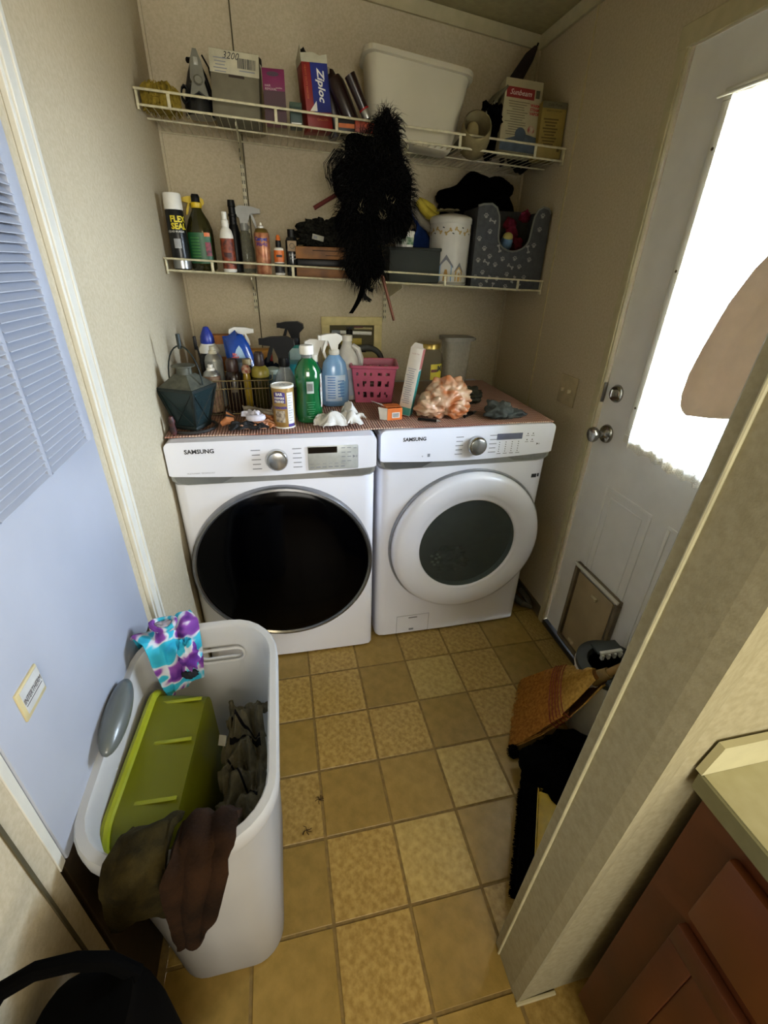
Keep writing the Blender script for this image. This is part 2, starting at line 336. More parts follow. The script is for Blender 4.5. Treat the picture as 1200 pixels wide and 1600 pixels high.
# lace curtain hung over the window (a thing of its own)
lace = bpy.data.materials.new('lace'); lace.use_nodes = True; nt = lace.node_tree; b = nt.nodes['Principled BSDF']; nt.nodes.remove(b)
tc = nt.nodes.new('ShaderNodeTexCoord'); vo = nt.nodes.new('ShaderNodeTexVoronoi'); vo.inputs['Scale'].default_value = 150; vo.feature = 'DISTANCE_TO_EDGE'; nt.links.new(tc.outputs['Object'], vo.inputs['Vector'])
n1 = nt.nodes.new('ShaderNodeTexNoise'); n1.inputs['Scale'].default_value = 22; nt.links.new(tc.outputs['Object'], n1.inputs['Vector'])
mr = nt.nodes.new('ShaderNodeMapRange'); mr.inputs['From Max'].default_value = .25; mr.inputs['To Min'].default_value = .80; mr.inputs['To Max'].default_value = .30; nt.links.new(vo.outputs['Distance'], mr.inputs['Value'])
ma = nt.nodes.new('ShaderNodeMath'); ma.operation = 'MULTIPLY'; mr2 = nt.nodes.new('ShaderNodeMapRange'); mr2.inputs['From Min'].default_value = .35; mr2.inputs['From Max'].default_value = .6; mr2.inputs['To Min'].default_value = .6; nt.links.new(n1.outputs['Fac'], mr2.inputs['Value'])
nt.links.new(mr.outputs['Result'], ma.inputs[0]); nt.links.new(mr2.outputs['Result'], ma.inputs[1])
df = nt.nodes.new('ShaderNodeBsdfDiffuse'); df.inputs[0].default_value = lin('#d8d2c0'); tr_ = nt.nodes.new('ShaderNodeBsdfTranslucent'); tr_.inputs[0].default_value = lin('#f2ece0')
m1 = nt.nodes.new('ShaderNodeMixShader'); m1.inputs[0].default_value = .6; nt.links.new(df.outputs[0], m1.inputs[1]); nt.links.new(tr_.outputs[0], m1.inputs[2])
tp = nt.nodes.new('ShaderNodeBsdfTransparent'); m2 = nt.nodes.new('ShaderNodeMixShader'); nt.links.new(ma.outputs[0], m2.inputs[0]); nt.links.new(tp.outputs[0], m2.inputs[1]); nt.links.new(m1.outputs[0], m2.inputs[2])
nt.links.new(m2.outputs[0], nt.nodes['Material Output'].inputs['Surface'])
cu = T('lace_curtain', 'white lace curtain panels hanging over the door window', 'curtain', (1.52, -.43, 1.0))
def panel(y0, y1, ztop, zbot, x, ph):
    return lambda u, v: (x-.004*math.sin(u*22+ph)-.002*math.sin(u*51), y0+(y1-y0)*u, ztop+(zbot-ztop)*v+(.006*math.sin(u*19+ph)*v))
for args in ((.200, -.02, .86, -.030, -.008, 0), (.03, -.13, .86, -.034, -.014, 2), (-.105, -.235, .86, -.022, -.008, 4)):
    g = M(); g.grid(panel(args[0], args[1], args[2]+.02, args[3], args[4], args[5]), 30, 24); fin('curtain_panel', g, lace, cu, 60)
fin('rod', M().cyl((-.012, -.24, .885), (-.012, .24, .885), .004, n=10), trimw, cu)

# tan hat hanging in front of the door window
hat = T('sun_hat', 'large tan wide-brimmed hat hanging in front of the door window', 'hat', (1.44, -.60, 1.35))
out = [(.066, .209), (.105, .158), (.141, .082), (.171, -.027), (.185, -.095), (.186, -.150), (.178, -.180), (.165, -.192), (.150, -.199), (.08, -.186), (.017, -.170), (-.06, -.160), (-.13, -.13), (-.17, -.05), (-.17, .06), (-.13, .16), (-.07, .22), (0, .238), (.03, .232)]
def rim(f, x): return [(x, a*f, b_*f) for a, b_ in out]
g = M(); n = len(out); rings = [rim(1, .0), rim(1.004, -.004), rim(.97, -.008), rim(.80, -.002), rim(.60, .0), rim(.52, -.005), rim(.44, -.012), rim(.34, -.018), rim(.15, -.022), rim(.02, -.022)]
vs = [v for q in rings for v in q] + [v for v in rim(.97, .002)]
fs = [(k*n+i, k*n+(i+1) % n, (k+1)*n+(i+1) % n, (k+1)*n+i) for k in range(len(rings)-1) for i in range(n)] + [tuple(range((len(rings)-1)*n, len(rings)*n)), tuple(range(len(rings)*n, (len(rings)+1)*n))]
fs += [(i, (i+1) % n, len(rings)*n+(i+1) % n, len(rings)*n+i) for i in range(n)]
g._add([( .038-v[0]*-1, v[1], v[2]) for v in vs], fs); hf = mat('hat_felt', '#d6c2a4', .85, var=.02, bump=.2); nt = hf.node_tree; hb_ = nt.nodes.new('ShaderNodeBsdfTranslucent'); hb_.inputs[0].default_value = lin('#d8cabc'); hx_ = nt.nodes.new('ShaderNodeMixShader'); hx_.inputs[0].default_value = .10
nt.links.new(nt.nodes['Principled BSDF'].outputs[0], hx_.inputs[1]); nt.links.new(hb_.outputs[0], hx_.inputs[2]); nt.links.new(hx_.outputs[0], nt.nodes['Material Output'].inputs['Surface'])
fin('brim_and_crown', g, hf, hat, 60)
fin('hanging_cord', M().tube([(.03, -.02, .22), (.04, -.02, .30), (.078, -.02, .33)], .0015, 6), mat('cord_tan', '#9a8466', .8), hat)

# light switch
ls = T('light_switch', 'cream double light switch plate on the wall left of the door', 'light switch', (1.5295, .190, 1.064))
fin('plate', M().box((-.003, 0, 0), (.006, .118, .116), .002), mat('switch_cream', '#b9ab88', .45), ls)
for yy in (-.023, .023):
    fin('toggle', M().box((-.011, yy, 0), (.014, .009, .014), .002), mat('toggle_cream', '#cfc4a4', .4), ls)

# ---------------------------------------------------------------- appliances
W, H = .686, .984
def appliance(name, label, loc, rz, kind):
    t = T(name, label, 'dryer' if kind == 'd' else 'washing machine', loc, rz)
    bd = M(); bd.box((W/2, .40, .43), (W-.012, .74, .855), .02, seg=3); bd.box((W/2, .41, .955), (W-.012, .74, .054), .012, seg=3)
    fin('cabinet', bd, white, t)
    # front panel with rounded side edges
    fp = M(); pr = [(0, .04), (.004, .018), (.016, .004), (.04, 0), (W/2, -.004), (W-.04, 0), (W-.016, .004), (W-.004, .018), (W, .04)]
    fp.prism(pr+[(W, .08), (0, .08)], .012, .832); fin('front_panel', fp, white, t, 50)
    fin('kick_plate', M().box((W/2, .06, .012), (W-.03, .08, .02)), blackp, t)
    # lower access seam
    fin('seam_line', M().box((W/2, -.0005+.004, .745), (W*.9, .004, .0012)), greyt, t)
    # control panel: rounded slab
    cp = M(); z0, z1 = .862, .984; poly = []
    for cx, cz, a0 in ((W-.02, z1-.02, 0), (.02, z1-.02, 90)):
        for k in range(6): a = R(a0+k*18); poly.append((cx+.02*math.cos(a), cz+.02*math.sin(a)))
    poly += [(0, .872), (.01, .868)] + [(W*i/8, .868-.013*math.sin(math.pi*i/8)) for i in range(1, 8)] + [(W-.01, .868), (W, .872)]
    cp.prism(poly, -.012, .05, 'y'); o = fin('control_panel', cp, white, t, 25)
    # silver trim band
    tb = M(); up = [(.002+(W-.004)*i/12, .8675-.0125*math.sin(math.pi*i/12)) for i in range(13)]; lo = [(.02, .838), (.05, .832)]+[(.05+(W-.1)*i/8, .832-.0*math.sin(math.pi*i/8)) for i in range(1, 8)]+[(W-.05, .832), (W-.02, .838), (W-.004, .85)]
    tb.prism([(.004, .85)]+lo+list(reversed(up)), -.004, .05, 'y'); fin('trim_band', tb, mat('trim_band', '#a5a7a6', .28, .6, var=.02), t, 20)
    dk = mat('handle_recess', '#6d6f6f', .3, .6, var=.02) if kind == 'w' else mat('handle_recess_d', '#878988', .3, .6, var=.02)
    fin('handle_recess', M().prism([(.012, .862), (.02, .842), (.05, .835), (.16, .835), (.205, .857)], -.0065, .01, 'y'), dk, t, 0)
    fin('handle_recess', M().prism([(W-.012, .862), (W-.02, .844), (W-.06, .837), (W-.15, .840), (W-.185, .858)], -.0065, .01, 'y'), mat('handle_recess_r', '#8f9190', .3, .6), t, 0)
    # lettering
    yt = -.0126
    def tx(s, size, x, z, mt, **k): return M().text(s, size, flatY(x, z, yt), **k)
    if kind == 'd': fin('lettering', tx('SAMSUNG', .0200, .105, .951, darkt, bold=.0006), darkt, t); fin('lettering', tx('MULTI-STEAM  TECHNOLOGY', .0065, .10, .876, greyt), greyt, t)
    else: fin('lettering', tx('SAMSUNG', .0190, .125, .948, darkt, bold=.0006), darkt, t); fin('lettering', tx('e', .012, .178-.02, .882, darkt).box((.182, yt, .884), (.010, .0004, .012)), greyt, t)
    kx = .347 if kind == 'd' else .365
    ry = Matrix.Rotation(R(90), 3, 'X'); kr = .036
    kb = M(); kb.lathe([(0, 0), (kr, 0), (kr, .018), (kr-.003, .022), (kr-.006, .022)], 36, (kx, -.012, .914), ry); kn = fin('dial_knob', kb, chrome, t)
    kf = M(); kf.lathe([(kr-.007, .0), (kr-.007, .0225), (kr-.010, .024), (0, .024)], 36, (kx, -.012, .914), ry); fin('dial_face', kf, mat('dial_face', '#bfc0c0', .25, .9, var=.02), kn)
    marks = M()
    for sx, x0 in ((-1, kx-.055), (1, kx+.055)):
        for q in range(5): marks.box((x0+sx*.012, yt, .948-q*.0165), (.030-.004*(q % 2), .0004, .0030))
    fin('cycle_labels', marks, greyt, t, 0, kind='stuff')
    if kind == 'd':
        dp = fin('display_panel', M().box((.535, -.013, .911), (.172, .003, .086), .003), mat('display_grey', '#b6b8b4', .35, .2), t)
        fin('display_screen', M().box((.500, -.0148, .940), (.098, .001, .022)), mat('screen_black', '#08090c', .15), dp)
        mk = M()
        for q in range(6): mk.box((.462+q*.021, -.0148, .878), (.014, .0006, .0035))
        for q in range(6): mk.box((.462+q*.021, -.0148, .890), (.012, .0006, .0015))
        for a in range(2):
            for b_ in range(4): mk.box((.570+a*.02, -.0148, .945-b_*.016), (.013, .0006, .0025))
        mk.text('\u25b6II', .012, flatY(.610, .912, -.0149)); mk.box((.610, -.0148, .943), (.010, .0006, .002)); fin('button_marks', mk, greyt, dp)
    else:
        sc_ = fin('display_screen', M().box((.498, -.0128, .941), (.104, .001, .024)), mat('screen_grey', '#5d6070', .25), t)
        mk = M()
        for a in range(4):
            for b_ in range(5): mk.box((.460+a*.026, yt, .919-b_*.009), (.0035, .0006, .003))
            mk.box((.462+a*.026, yt, .868+.006), (.016, .0004, .0018))
        for a in range(2):
            for b_ in range(2): mk.box((.572+a*.022, yt, .948-b_*.024), (.004, .0006, .004)); mk.box((.572+a*.022, yt, .940-b_*.024), (.014, .0006, .0015))
        mk.text('\u25b6II', .010, flatY(.622, .905, yt)); fin('button_marks', mk, darkt, t)
    # door
    if kind == 'd':
        cx, cz = .343, .481
        g = M(); g.lathe([(.316, -.002), (.316, .030), (.322, .036), (.330, .034), (.334, .024), (.334, -.01)], 72, (cx, .004, cz), ry); dr = fin('door', g, mat('door_ring', '#8b8c90', .2, .85), t)
        g = M(); g.lathe([(.317, .0), (.317, .029), (.300, .036), (.22, .046), (.12, .052), (0, .054)], 72, (cx, .004, cz), ry); fin('door_glass', g, mat('smoked_black_glass', '#010102', .12, spec=.08, var=0), dr)
    else:
        cx, cz = .373, .484
        g = M(); g.lathe([(.330, -.004), (.330, .012), (.326, .018), (.322, .018), (.322, .010)], 72, (cx, .004, cz), ry); dr = fin('door', g, mat('door_outer_ring', '#8f9196', .3, .5), t)  # grey outer ring around the washer door
        g = M(); g.lathe([(.208, .006), (.208, .040), (.211, .046), (.218, .048), (.236, .0505), (.240, .0525), (.298, .0525), (.312, .046), (.320, .032), (.321, .016), (.321, .0)], 72, (cx, .004, cz), ry); fin('door_rim', g, white, dr, 50)
        g = M(); g.lathe([(.207, .004), (.207, .006), (0, .006)], 48, (cx, .004, cz), ry); fin('drum', g, mat('drum_dark', '#1e2223', .35, .6, var=.2, scale=15), dr)
        g = M()
        for q in range(9): a = q*.7; g.sphere((cx-.06+.05*math.cos(a)*q/8, -.016, cz-.06+.05*math.sin(a)*q/6), (.05, .012, .02), 14, 8, .5, 7, q)
        fin('laundry', g, mat('laundry_dim', '#8f9396', .8, var=.25, scale=40), dr)
        g = M()
        for q, (a, b_) in enumerate(((-.15, -.04), (-.13, -.055), (-.145, -.07), (-.12, -.075), (-.135, -.085), (-.115, -.05), (-.125, -.035))): g.box((cx+a, -.031, cz+b_), (.011, .002, .009), rot=Matrix.Rotation(.4, 3, 'Y'))
        fin('laundry_print', g, whitep, dr, 0)
        g = M(); g.lathe([(.2075, .040), (.18, .045), (.10, .049), (0, .050)], 56, (cx, .004, cz), ry); fin('door_glass', g, clear('washer_glass', '#bfc6c3', .06, .04), dr)
        fin('filter_cover', frameXZ(.095, .245, .012, .112, .0012), greyt, t, 0)
        fin('energy_sticker', M().box((.640, -.0, .764), (.022, .0016, .016)).box((.658, -.0, .766), (.007, .0016, .014)), darkt, t)
        fin('warning_print', M().box((.17, -.0035, .098), (.04, .0008, .006)).box((.165, -.0035, .03), (.022, .0008, .010)), greyt, t, 0)
    return t
def frameXZ(x0, x1, z0, z1, wd):
    g = M(); y = -.0035
    g.box(((x0+x1)/2, y, z1), (x1-x0, .0008, wd)); g.box((x0, y, (z0+z1)/2), (wd, .0008, z1-z0)); g.box((x1, y, (z0+z1)/2), (wd, .0008, z1-z0)); return g
appliance('dryer', 'white front-loading clothes dryer with large round black door', (.003, 0, 0), -.0185, 'd')
appliance('washing_machine', 'white front-loading washer with white door rim and round grey window', (.711, .0247, 0), .012, 'w')

# woven runner over both machines
rug = bpy.data.materials.new('woven_runner'); rug.use_nodes = True; nt = rug.node_tree; b = nt.nodes['Principled BSDF']; b.inputs['Roughness'].default_value = .9
tc = nt.nodes.new('ShaderNodeTexCoord'); w1 = nt.nodes.new('ShaderNodeTexWave'); w1.bands_direction = 'Y'; w1.inputs['Scale'].default_value = 26; w1.inputs['Distortion'].default_value = .8; nt.links.new(tc.outputs['Object'], w1.inputs['Vector'])
w2 = nt.nodes.new('ShaderNodeTexWave'); w2.bands_direction = 'X'; w2.inputs['Scale'].default_value = 34; w2.inputs['Distortion'].default_value = 1.2; nt.links.new(tc.outputs['Object'], w2.inputs['Vector'])
r1 = nt.nodes.new('ShaderNodeValToRGB'); r1.color_ramp.elements[0].color = lin('#8a5644'); r1.color_ramp.elements[1].color = lin('#cdb09a'); e = r1.color_ramp.elements.new(.5); e.color = lin('#a9715c'); nt.links.new(w1.outputs['Fac'], r1.inputs['Fac'])
mx = nt.nodes.new('ShaderNodeMixRGB'); mx.blend_type = 'MULTIPLY'; mx.inputs[0].default_value = .55; nt.links.new(r1.outputs['Color'], mx.inputs[1]); nt.links.new(w2.outputs['Fac'], mx.inputs[2]); nt.links.new(mx.outputs[0], b.inputs['Base Color'])
bp = nt.nodes.new('ShaderNodeBump'); bp.inputs['Strength'].default_value = .6; bp.inputs['Distance'].default_value = .003; nt.links.new(w2.outputs['Fac'], bp.inputs['Height']); nt.links.new(bp.outputs['Normal'], b.inputs['Normal'])
def rugf(u, v):
    x = .004+1.384*u; y = .026+.70*v; z = .9905+.0012*math.sin(x*17+y*9)*math.sin(y*21)
    if x > 1.37: z = z
    return (x, y+.004*math.sin(x*11)*(1-v), z)
tag(fin('table_runner', M().grid(rugf, 90, 40, .004), rug, None, 60), 'brown and cream woven runner covering the tops of both machines', 'rug')

# ---------------------------------------------------------------- wire shelves and wall standards
def ud(x): return 1.925-.0373*x
def ld(x): return 1.458-.0294*x
def shelf(label, fz, posts):
    t = T('wire_shelf', label, 'shelf', (0, 0, 0), 0, None)
    for nm, dz, y in (('front_rail', 0, .540), ('upper_rail', .038, .533), ('middle_rail', -.006, .68), ('rear_rail', -.004, .872)):
        fin(nm, M().cyl((.0, y, fz(0)+dz), (1.526, y, fz(1.526)+dz), .0036 if 'rail' in nm and y < .6 else .003, n=10), wirew, t)
    for x in posts: fin('post', M().box((x, .535, fz(x)+.019), (.010, .004, .040), .001), wirew, t)
    g = M(); k = 0; x = .02
    while x < 1.52: g.cyl((x, .540, fz(x)+.001), (x, .874, fz(x)+.001), .0013, n=5); x += .0255
    fin('deck_wires', g, wirew, t, kind='stuff')
    for x in (.300, .905):
        z = fz(x); a = M(); a.prism([(.875, z-.008), (.875, z-.075), (.86, z-.078), (.56, z-.018), (.56, z-.008)], x-.0015, x+.0015, 'x'); fin('bracket', a, wirew, t, 0)
    for x in (.0045, 1.5245): fin('end_clip', M().box((x, .545, fz(x)+.012), (.007, .02, .05), .002), wirew, t)
    return t
shelf('upper white wire shelf across the back wall with the large tub on it', ud, (.10, .435, .64, 1.095, 1.40))
shelf('lower white wire shelf across the back wall holding the spray bottles', ld, (.165, .46, .80, 1.08, 1.41))
for x, lab, z0 in ((.300, 'white slotted wall standard beside the seam, holding the shelves at the left', 1.29), (.905, 'white slotted wall standard near the brown stick, right of the utility box', 1.252)):
    t = T('wall_standard', lab, 'shelf standard', (x-.006, .876, 0))
    fin('rail', M().box((0, 0, (z0+2.15)/2), (.017, .008, 2.15-z0), .001), wirew, t)
    g = M(); z = z0+.02
    while z < 2.14: g.box((-.004, -.0045, z), (.003, .001, .012)); g.box((.004, -.0045, z), (.003, .001, .012)); z += .026
    fin('slots', g, darkt, t, 0, kind='stuff')

# ---------------------------------------------------------------- bottle helpers
def part_lathe(name, prof, mt, t, n=28, sq=(1, 1), c=(0, 0, 0), smooth=40):
    return fin(name, M().lathe(prof, n, c, sq=sq), mt, t, smooth)
def trigger(t, z, mt, s=1, a=0, nozzle=None):
    q = Matrix.Rotation(a, 3, 'Z'); g = M()
    def Pp(x, z_): return (x*s, z_*s)
    poly = [Pp(-.030, .052), Pp(-.028, .066), Pp(-.010, .074), Pp(.030, .072), Pp(.048, .068), Pp(.048, .052), Pp(.024, .050), Pp(.016, .030), Pp(.012, .018), Pp(-.012, .018), Pp(-.014, .036)]
    g.prism(poly, -.010*s, .010*s, 'y', q, (0, 0, z)); g.lathe([(.014*s, 0), (.015*s, .010*s), (.014*s, .022*s)], 16, (0, 0, z))
    h = fin('trigger_head', g, mt, t, 30)
    g = M(); g.prism([Pp(.024, .050), Pp(.032, .050), Pp(.040, .030), Pp(.044, .010), Pp(.038, .010), Pp(.030, .030)], -.006*s, .006*s, 'y', q, (0, 0, z)); fin('lever', g, mt, h, 30)
    g = M(); g.box((.053*s, 0, .060*s), (.012*s, .016*s, .015*s), .001, mi=0); n_ = fin('nozzle', g, nozzle or mt, h, 0); n_.rotation_euler.z = a; n_.location.z = z
    return h
def lab(name, s, size, r, z, t, mt, a0=0, **k): return fin(name, M().text(s, size, wrap(r, z, a0), **k), mt, t, 0)
CAMX, CAMY = .392, -1.473
def face(x, y): return -math.atan2(CAMX-x, -(CAMY-y))*-1      # yaw that turns a local -y front towards the room's entrance
yellow = mat('yellow_plastic', '#c9a90e', .4); yel2 = mat('yellow_print', '#d6c21c', .5); orange = mat('orange_plastic', '#c9641a', .45); redp = mat('red_print', '#a3161a', .5)
bluep = mat('blue_plastic', '#1b2f8c', .35); goldm = mat('gold_lid', '#9d8648', .3, .8); alu = mat('aluminium', '#a9aaa8', .3, .8, var=.05)

# ---------------------------------------------------------------- lower shelf, left to right
x, y = .052, .592; z = ld(x)+.003
t = T('spray_can', 'tall black spray can with white cap and yellow letters, left end of lower shelf', 'spray can', (x, y, z), 0)
part_lathe('body', [(.030, 0), (.0315, .006), (.0315, .185), (.027, .194)], mat('can_black', '#17181a', .3, .2), t)
part_lathe('cap', [(.0310, .190), (.0315, .194), (.0305, .235), (.028, .240), (0, .240)], whitep, t)
part_lathe('base_band', [(.0317, .004), (.0318, .006), (.0318, .036), (.0317, .037)], alu, t)
L = lab('lettering', 'FLEX', .026, .0321, .160, t, yel2, .45, bold=.001); lab('lettering', 'SEAL', .026, .0321, .138, t, yel2, .45, bold=.001)
lab('lettering', 'LIQUID RUBBER', .009, .0321, .122, t, whitep); fin('print', M().grid(lambda u, v: wrap(.0321, .070+.03*v)(-.012+.024*u, 0), 8, 1), mat('print_pale', '#9b9d9f', .5), t)

x, y = .118, .69; z = ld(x)+.003
t = T('trigger_sprayer', 'yellow trigger sprayer head showing behind the dark green cleaner bottle', 'spray bottle', (x, y, z), 0)
part_lathe('bottle', [(.030, 0), (.034, .01), (.034, .13), (.014, .17), (.012, .18)], mat('yellow_bottle', '#a58d18', .4), t); trigger(t, .175, yellow, .95, R(200), yellow)

x, y = .128, .615; z = ld(x)+.003
t = T('cleaner_bottle', 'large dark green cleaner bottle with yellow collar and black cap', 'bottle', (x, y, z), 0)
part_lathe('bottle', [(.040, 0), (.047, .008), (.047, .115), (.046, .135), (.036, .165), (.018, .195), (.016, .205)], mat('olive_liquid', '#24220a', .12, spec=.6), t, 32, (1, .72))
part_lathe('collar', [(.018, .203), (.019, .205), (.019, .218), (.017, .220)], yellow, t); part_lathe('cap', [(.015, .220), (.015, .238), (.012, .245), (0, .245)], blackp, t)
lb = M(); lb.grid(lambda u, v: (.0475*math.sin(-1.15+2.1*u), -.0347*math.cos(-1.15+2.1*u), .025+.10*v), 20, 2); lo = fin('label', lb, mat('label_green', '#14522c', .45, var=.06), t)
g = M()
for q in range(7): g.grid(lambda u, v, q=q: (.0481*math.sin(-.8+.75*u), -.0352*math.cos(-.8+.75*u), .107-q*.010+.002*v), 6, 1)
fin('print', g, mat('print_lime', '#4d8c3c', .5), lo, 0, kind='stuff')
g = M(); g.grid(lambda u, v: (.0482*math.sin(.35+.5*u), -.0353*math.cos(.35+.5*u), .113+.013*v), 5, 1); fin('orange_patch', g, orange, lo, 0)
g = M(); g.grid(lambda u, v: (.0482*math.sin(.35+.5*u), -.0353*math.cos(.35+.5*u), .05+.045*v), 5, 1); fin('fruit_print', g, mat('fruit_red', '#8e2338', .5, var=.3, scale=60), lo, 0)

x, y = .224, .583; z = ld(x)+.003
t = T('spray_bottle', 'white pump bottle with orange and black label in front of a black bottle', 'spray bottle', (x, y, z), 0)
part_lathe('bottle', [(.022, 0), (.0245, .005), (.0245, .120), (.020, .138), (.012, .148), (.011, .152)], whitep, t); part_lathe('pump_cap', [(.013, .150), (.013, .168), (.009, .172), (.009, .196), (0, .198)], whitep, t)
lo = part_lathe('label', [(.0250, .012), (.0250, .112)], mat('label_rust', '#8e3d1c', .5, var=.25, scale=50, col2='#2a0f0c'), t); fin('print', M().grid(lambda u, v: wrap(.0254, .052+.014*v)(-.014+.028*u, 0), 8, 1), mat('print_maroon', '#3a0d12', .5), lo, 0)

x, y = .246, .70; z = ld(x)+.003
t = T('slim_bottle', 'slim black bottle with ribbed top behind the white pump bottle', 'bottle', (x, y, z), 0)
part_lathe('bottle', [(.021, 0), (.022, .004), (.022, .14), (.016, .165)], blackp, t); part_lathe('ribbed_cap', [(.014, .165), (.014, .19), (.016, .192), (.016, .20), (.013, .202), (.013, .222), (.015, .224), (.013, .245), (0, .246)], blackp, t)
x, y = .283, .755; z = ld(x)+.003
t = T('spray_bottle', 'clear spray bottle with grey trigger beside the wall standard', 'spray bottle', (x, y, z), 0)
part_lathe('bottle', [(.030, 0), (.033, .006), (.033, .085), (.020, .135), (.013, .155)], clear('clear_bottle', '#b9b9a8', .25), t); trigger(t, .150, mat('trigger_grey', '#8b8c86', .4), 1.15, R(5))
fin('dip_tube', M().cyl((0, 0, .01), (0, 0, .15), .002, n=6), mat('tube_green', '#5c6b34', .5), t); lo = part_lathe('label', [(.0335, .015), (.0335, .04)], mat('label_beige', '#8d7558', .6), t)

x, y = .352, .588; z = ld(x)+.003
t = T('aerosol_can', 'copper-coloured carpet cleaner aerosol can with pointed nozzle', 'spray can', (x, y, z), 0)
part_lathe('body', [(.026, 0), (.0285, .004), (.0285, .135), (.026, .140)], mat('can_copper', '#b07a55', .35, .3, var=.12, scale=40, col2='#7d4128'), t); part_lathe('dome', [(.0275, .139), (.022, .150), (.015, .154)], goldm, t); part_lathe('nozzle', [(.012, .153), (.011, .160), (.004, .163), (.003, .172), (0, .172)], whitep, t)
L = lab('lettering', 'Carpet', .017, .0290, .118, t, bluep, -.15, bold=.0008); lab('lettering', 'Magic', .019, .0290, .101, t, mat('lettering_plum', '#5c2a6a', .5), -.05, bold=.0008)

x, y = .412, .582; z = ld(x)+.003
t = T('small_bottle', 'small bottle with orange label and black and orange nozzle cap', 'bottle', (x, y, z), 0)
part_lathe('bottle', [(.017, 0), (.019, .004), (.019, .085), (.017, .092), (.012, .095)], whitep, t, sq=(1, .8)); lo = part_lathe('label', [(.0193, .045), (.0193, .085)], orange, t, sq=(1, .8)); part_lathe('lower_label', [(.0193, .008), (.0193, .042)], mat('label_black_cream', '#191715', .5, var=.2, scale=80), t, sq=(1, .8))
part_lathe('collar', [(.011, .095), (.010, .118)], blackp, t); part_lathe('nozzle_cap', [(.009, .117), (.008, .128), (.005, .136), (0, .136)], orange, t)
fin('print', M().box((0, -.0158, .066), (.022, .0005, .008)), darkt, lo)

x, y = .463, .592; z = ld(x)+.003
t = T('dark_bottle', 'black bottle with tan emblem label next to the wooden box', 'bottle', (x, y, z), 0)
part_lathe('bottle', [(.022, 0), (.024, .004), (.024, .120), (.018, .132)], mat('bottle_smoke', '#16181a', .15), t, sq=(1, .8)); part_lathe('cap', [(.014, .132), (.014, .158), (0, .159)], blackp, t)
lo = fin('label', M().grid(lambda u, v: (-.017+.034*u, -.0196-.0006*math.sin(u*3.14), .085+.035*v), 8, 1), mat('label_tan', '#8b7558', .6), t)
g = M(); g.tube([(.009*math.cos(a/10*6.28), -.0205, .103+.009*math.sin(a/10*6.28)) for a in range(10)], .0008, 5, True); fin('emblem', g, darkt, lo)
fin('lettering', M().text('DARK', .010, flatY(0, .072, -.0198)).text('STAIN', .007, flatY(0, .060, -.0198)), mat('print_silver', '#9a9a96', .5), t, 0)

x, y = .60, .640; z = ld(x)+.003
t = T('wooden_box', 'low brown wooden box with a dark strap, lower shelf', 'box', (x, y, z), 0)
wood = mat('box_wood', '#8a5a26', .6, var=.15, scale=14, col2='#5e3a17')
for zz, hh in ((.022, .036), (.086, .042)):
    g = M(); g.box((0, -.075, zz), (.25, .014, hh), .002).box((0, .075, zz), (.25, .014, hh), .002).box((-.118, 0, zz), (.014, .136, hh), .002).box((.118, 0, zz), (.014, .136, hh), .002); fin('wooden_frame', g, wood, t)
fin('strap', M().box((0, 0, .052), (.240, .152, .024), .003), blackp, t); fin('base', M().box((0, 0, .003), (.24, .15, .005)), wood, t)
fin('grain_slot', M().box((-.01, -.0825, .094), (.10, .001, .003)).box((.02, -.0825, .078), (.06, .001, .002)), mat('slot_dark', '#2a1a0c', .8), t, kind='stuff')

t = T('mesh_bag', 'dark mesh bag with white tag lying on the wooden box', 'bag', (.61, .645, z+.108), 0)
fin('bag', M().sphere((0, 0, .042), (.115, .060, .055), 40, 24, .28, 9, 3, -.04), mat('mesh_dark', '#23231d', .9, var=.3, scale=120, bump=.8), t); fin('tag', M().box((-.045, -.062, .030), (.045, .002, .018), .001, Matrix.Rotation(.2, 3, 'Y')), mat('tag_white', '#a09f90', .6), t)
fin('tag_print', M().box((-.055, -.0635, .031), (.014, .001, .009), 0, Matrix.Rotation(.2, 3, 'Y')), greyt, t)
t = T('red_stick', 'dark red stick poking out above the mesh bag', 'stick', (.600, .66, 1.655), 0)
fin('shaft', M().cyl((-.04, 0, .028), (.06, -.005, .082), .008, n=10), mat('stick_red', '#5e1412', .4), t); fin('tip', M().cyl((.058, -.005, .081), (.064, -.005, .084), .009, n=10), mat('tip_cream', '#b5a583', .5), t)

# black shaggy duster hanging from the upper shelf
t = T('shaggy_duster', 'large black shaggy faux-fur bundle hanging from the upper shelf', 'fur garment', (.76, .48, 1.648), 0)
core = M(); core.sphere((.045, 0, .235), (.045, .035, .07), 40, 28, .14, 4, 1); core.sphere((-.005, 0, .12), (.125, .040, .125), 60, 40, .14, 4, 2); core.sphere((.075, 0, .05), (.075, .04, .12), 48, 32, .14, 4, 3)
core.sphere((-.04, -.0, -.02), (.085, .04, .12), 48, 32, .14, 4, 5); core.sphere((-.03, .0, -.13), (.075, .035, .10), 48, 32, .14, 4, 6); core.sphere((-.025, 0, -.19), (.045, .03, .05), 20, 12, .3, 7, 8)
fin('bundle', core, blackfab, t)
random.seed(11); g = M()
blobs = [((.045, 0, .235), (.045, .035, .07)), ((-.005, 0, .12), (.125, .04, .125)), ((.075, 0, .05), (.075, .04, .12)), ((-.04, 0, -.02), (.085, .04, .12)), ((-.03, 0, -.13), (.075, .035, .10)), ((-.025, 0, -.19), (.05, .03, .05))]
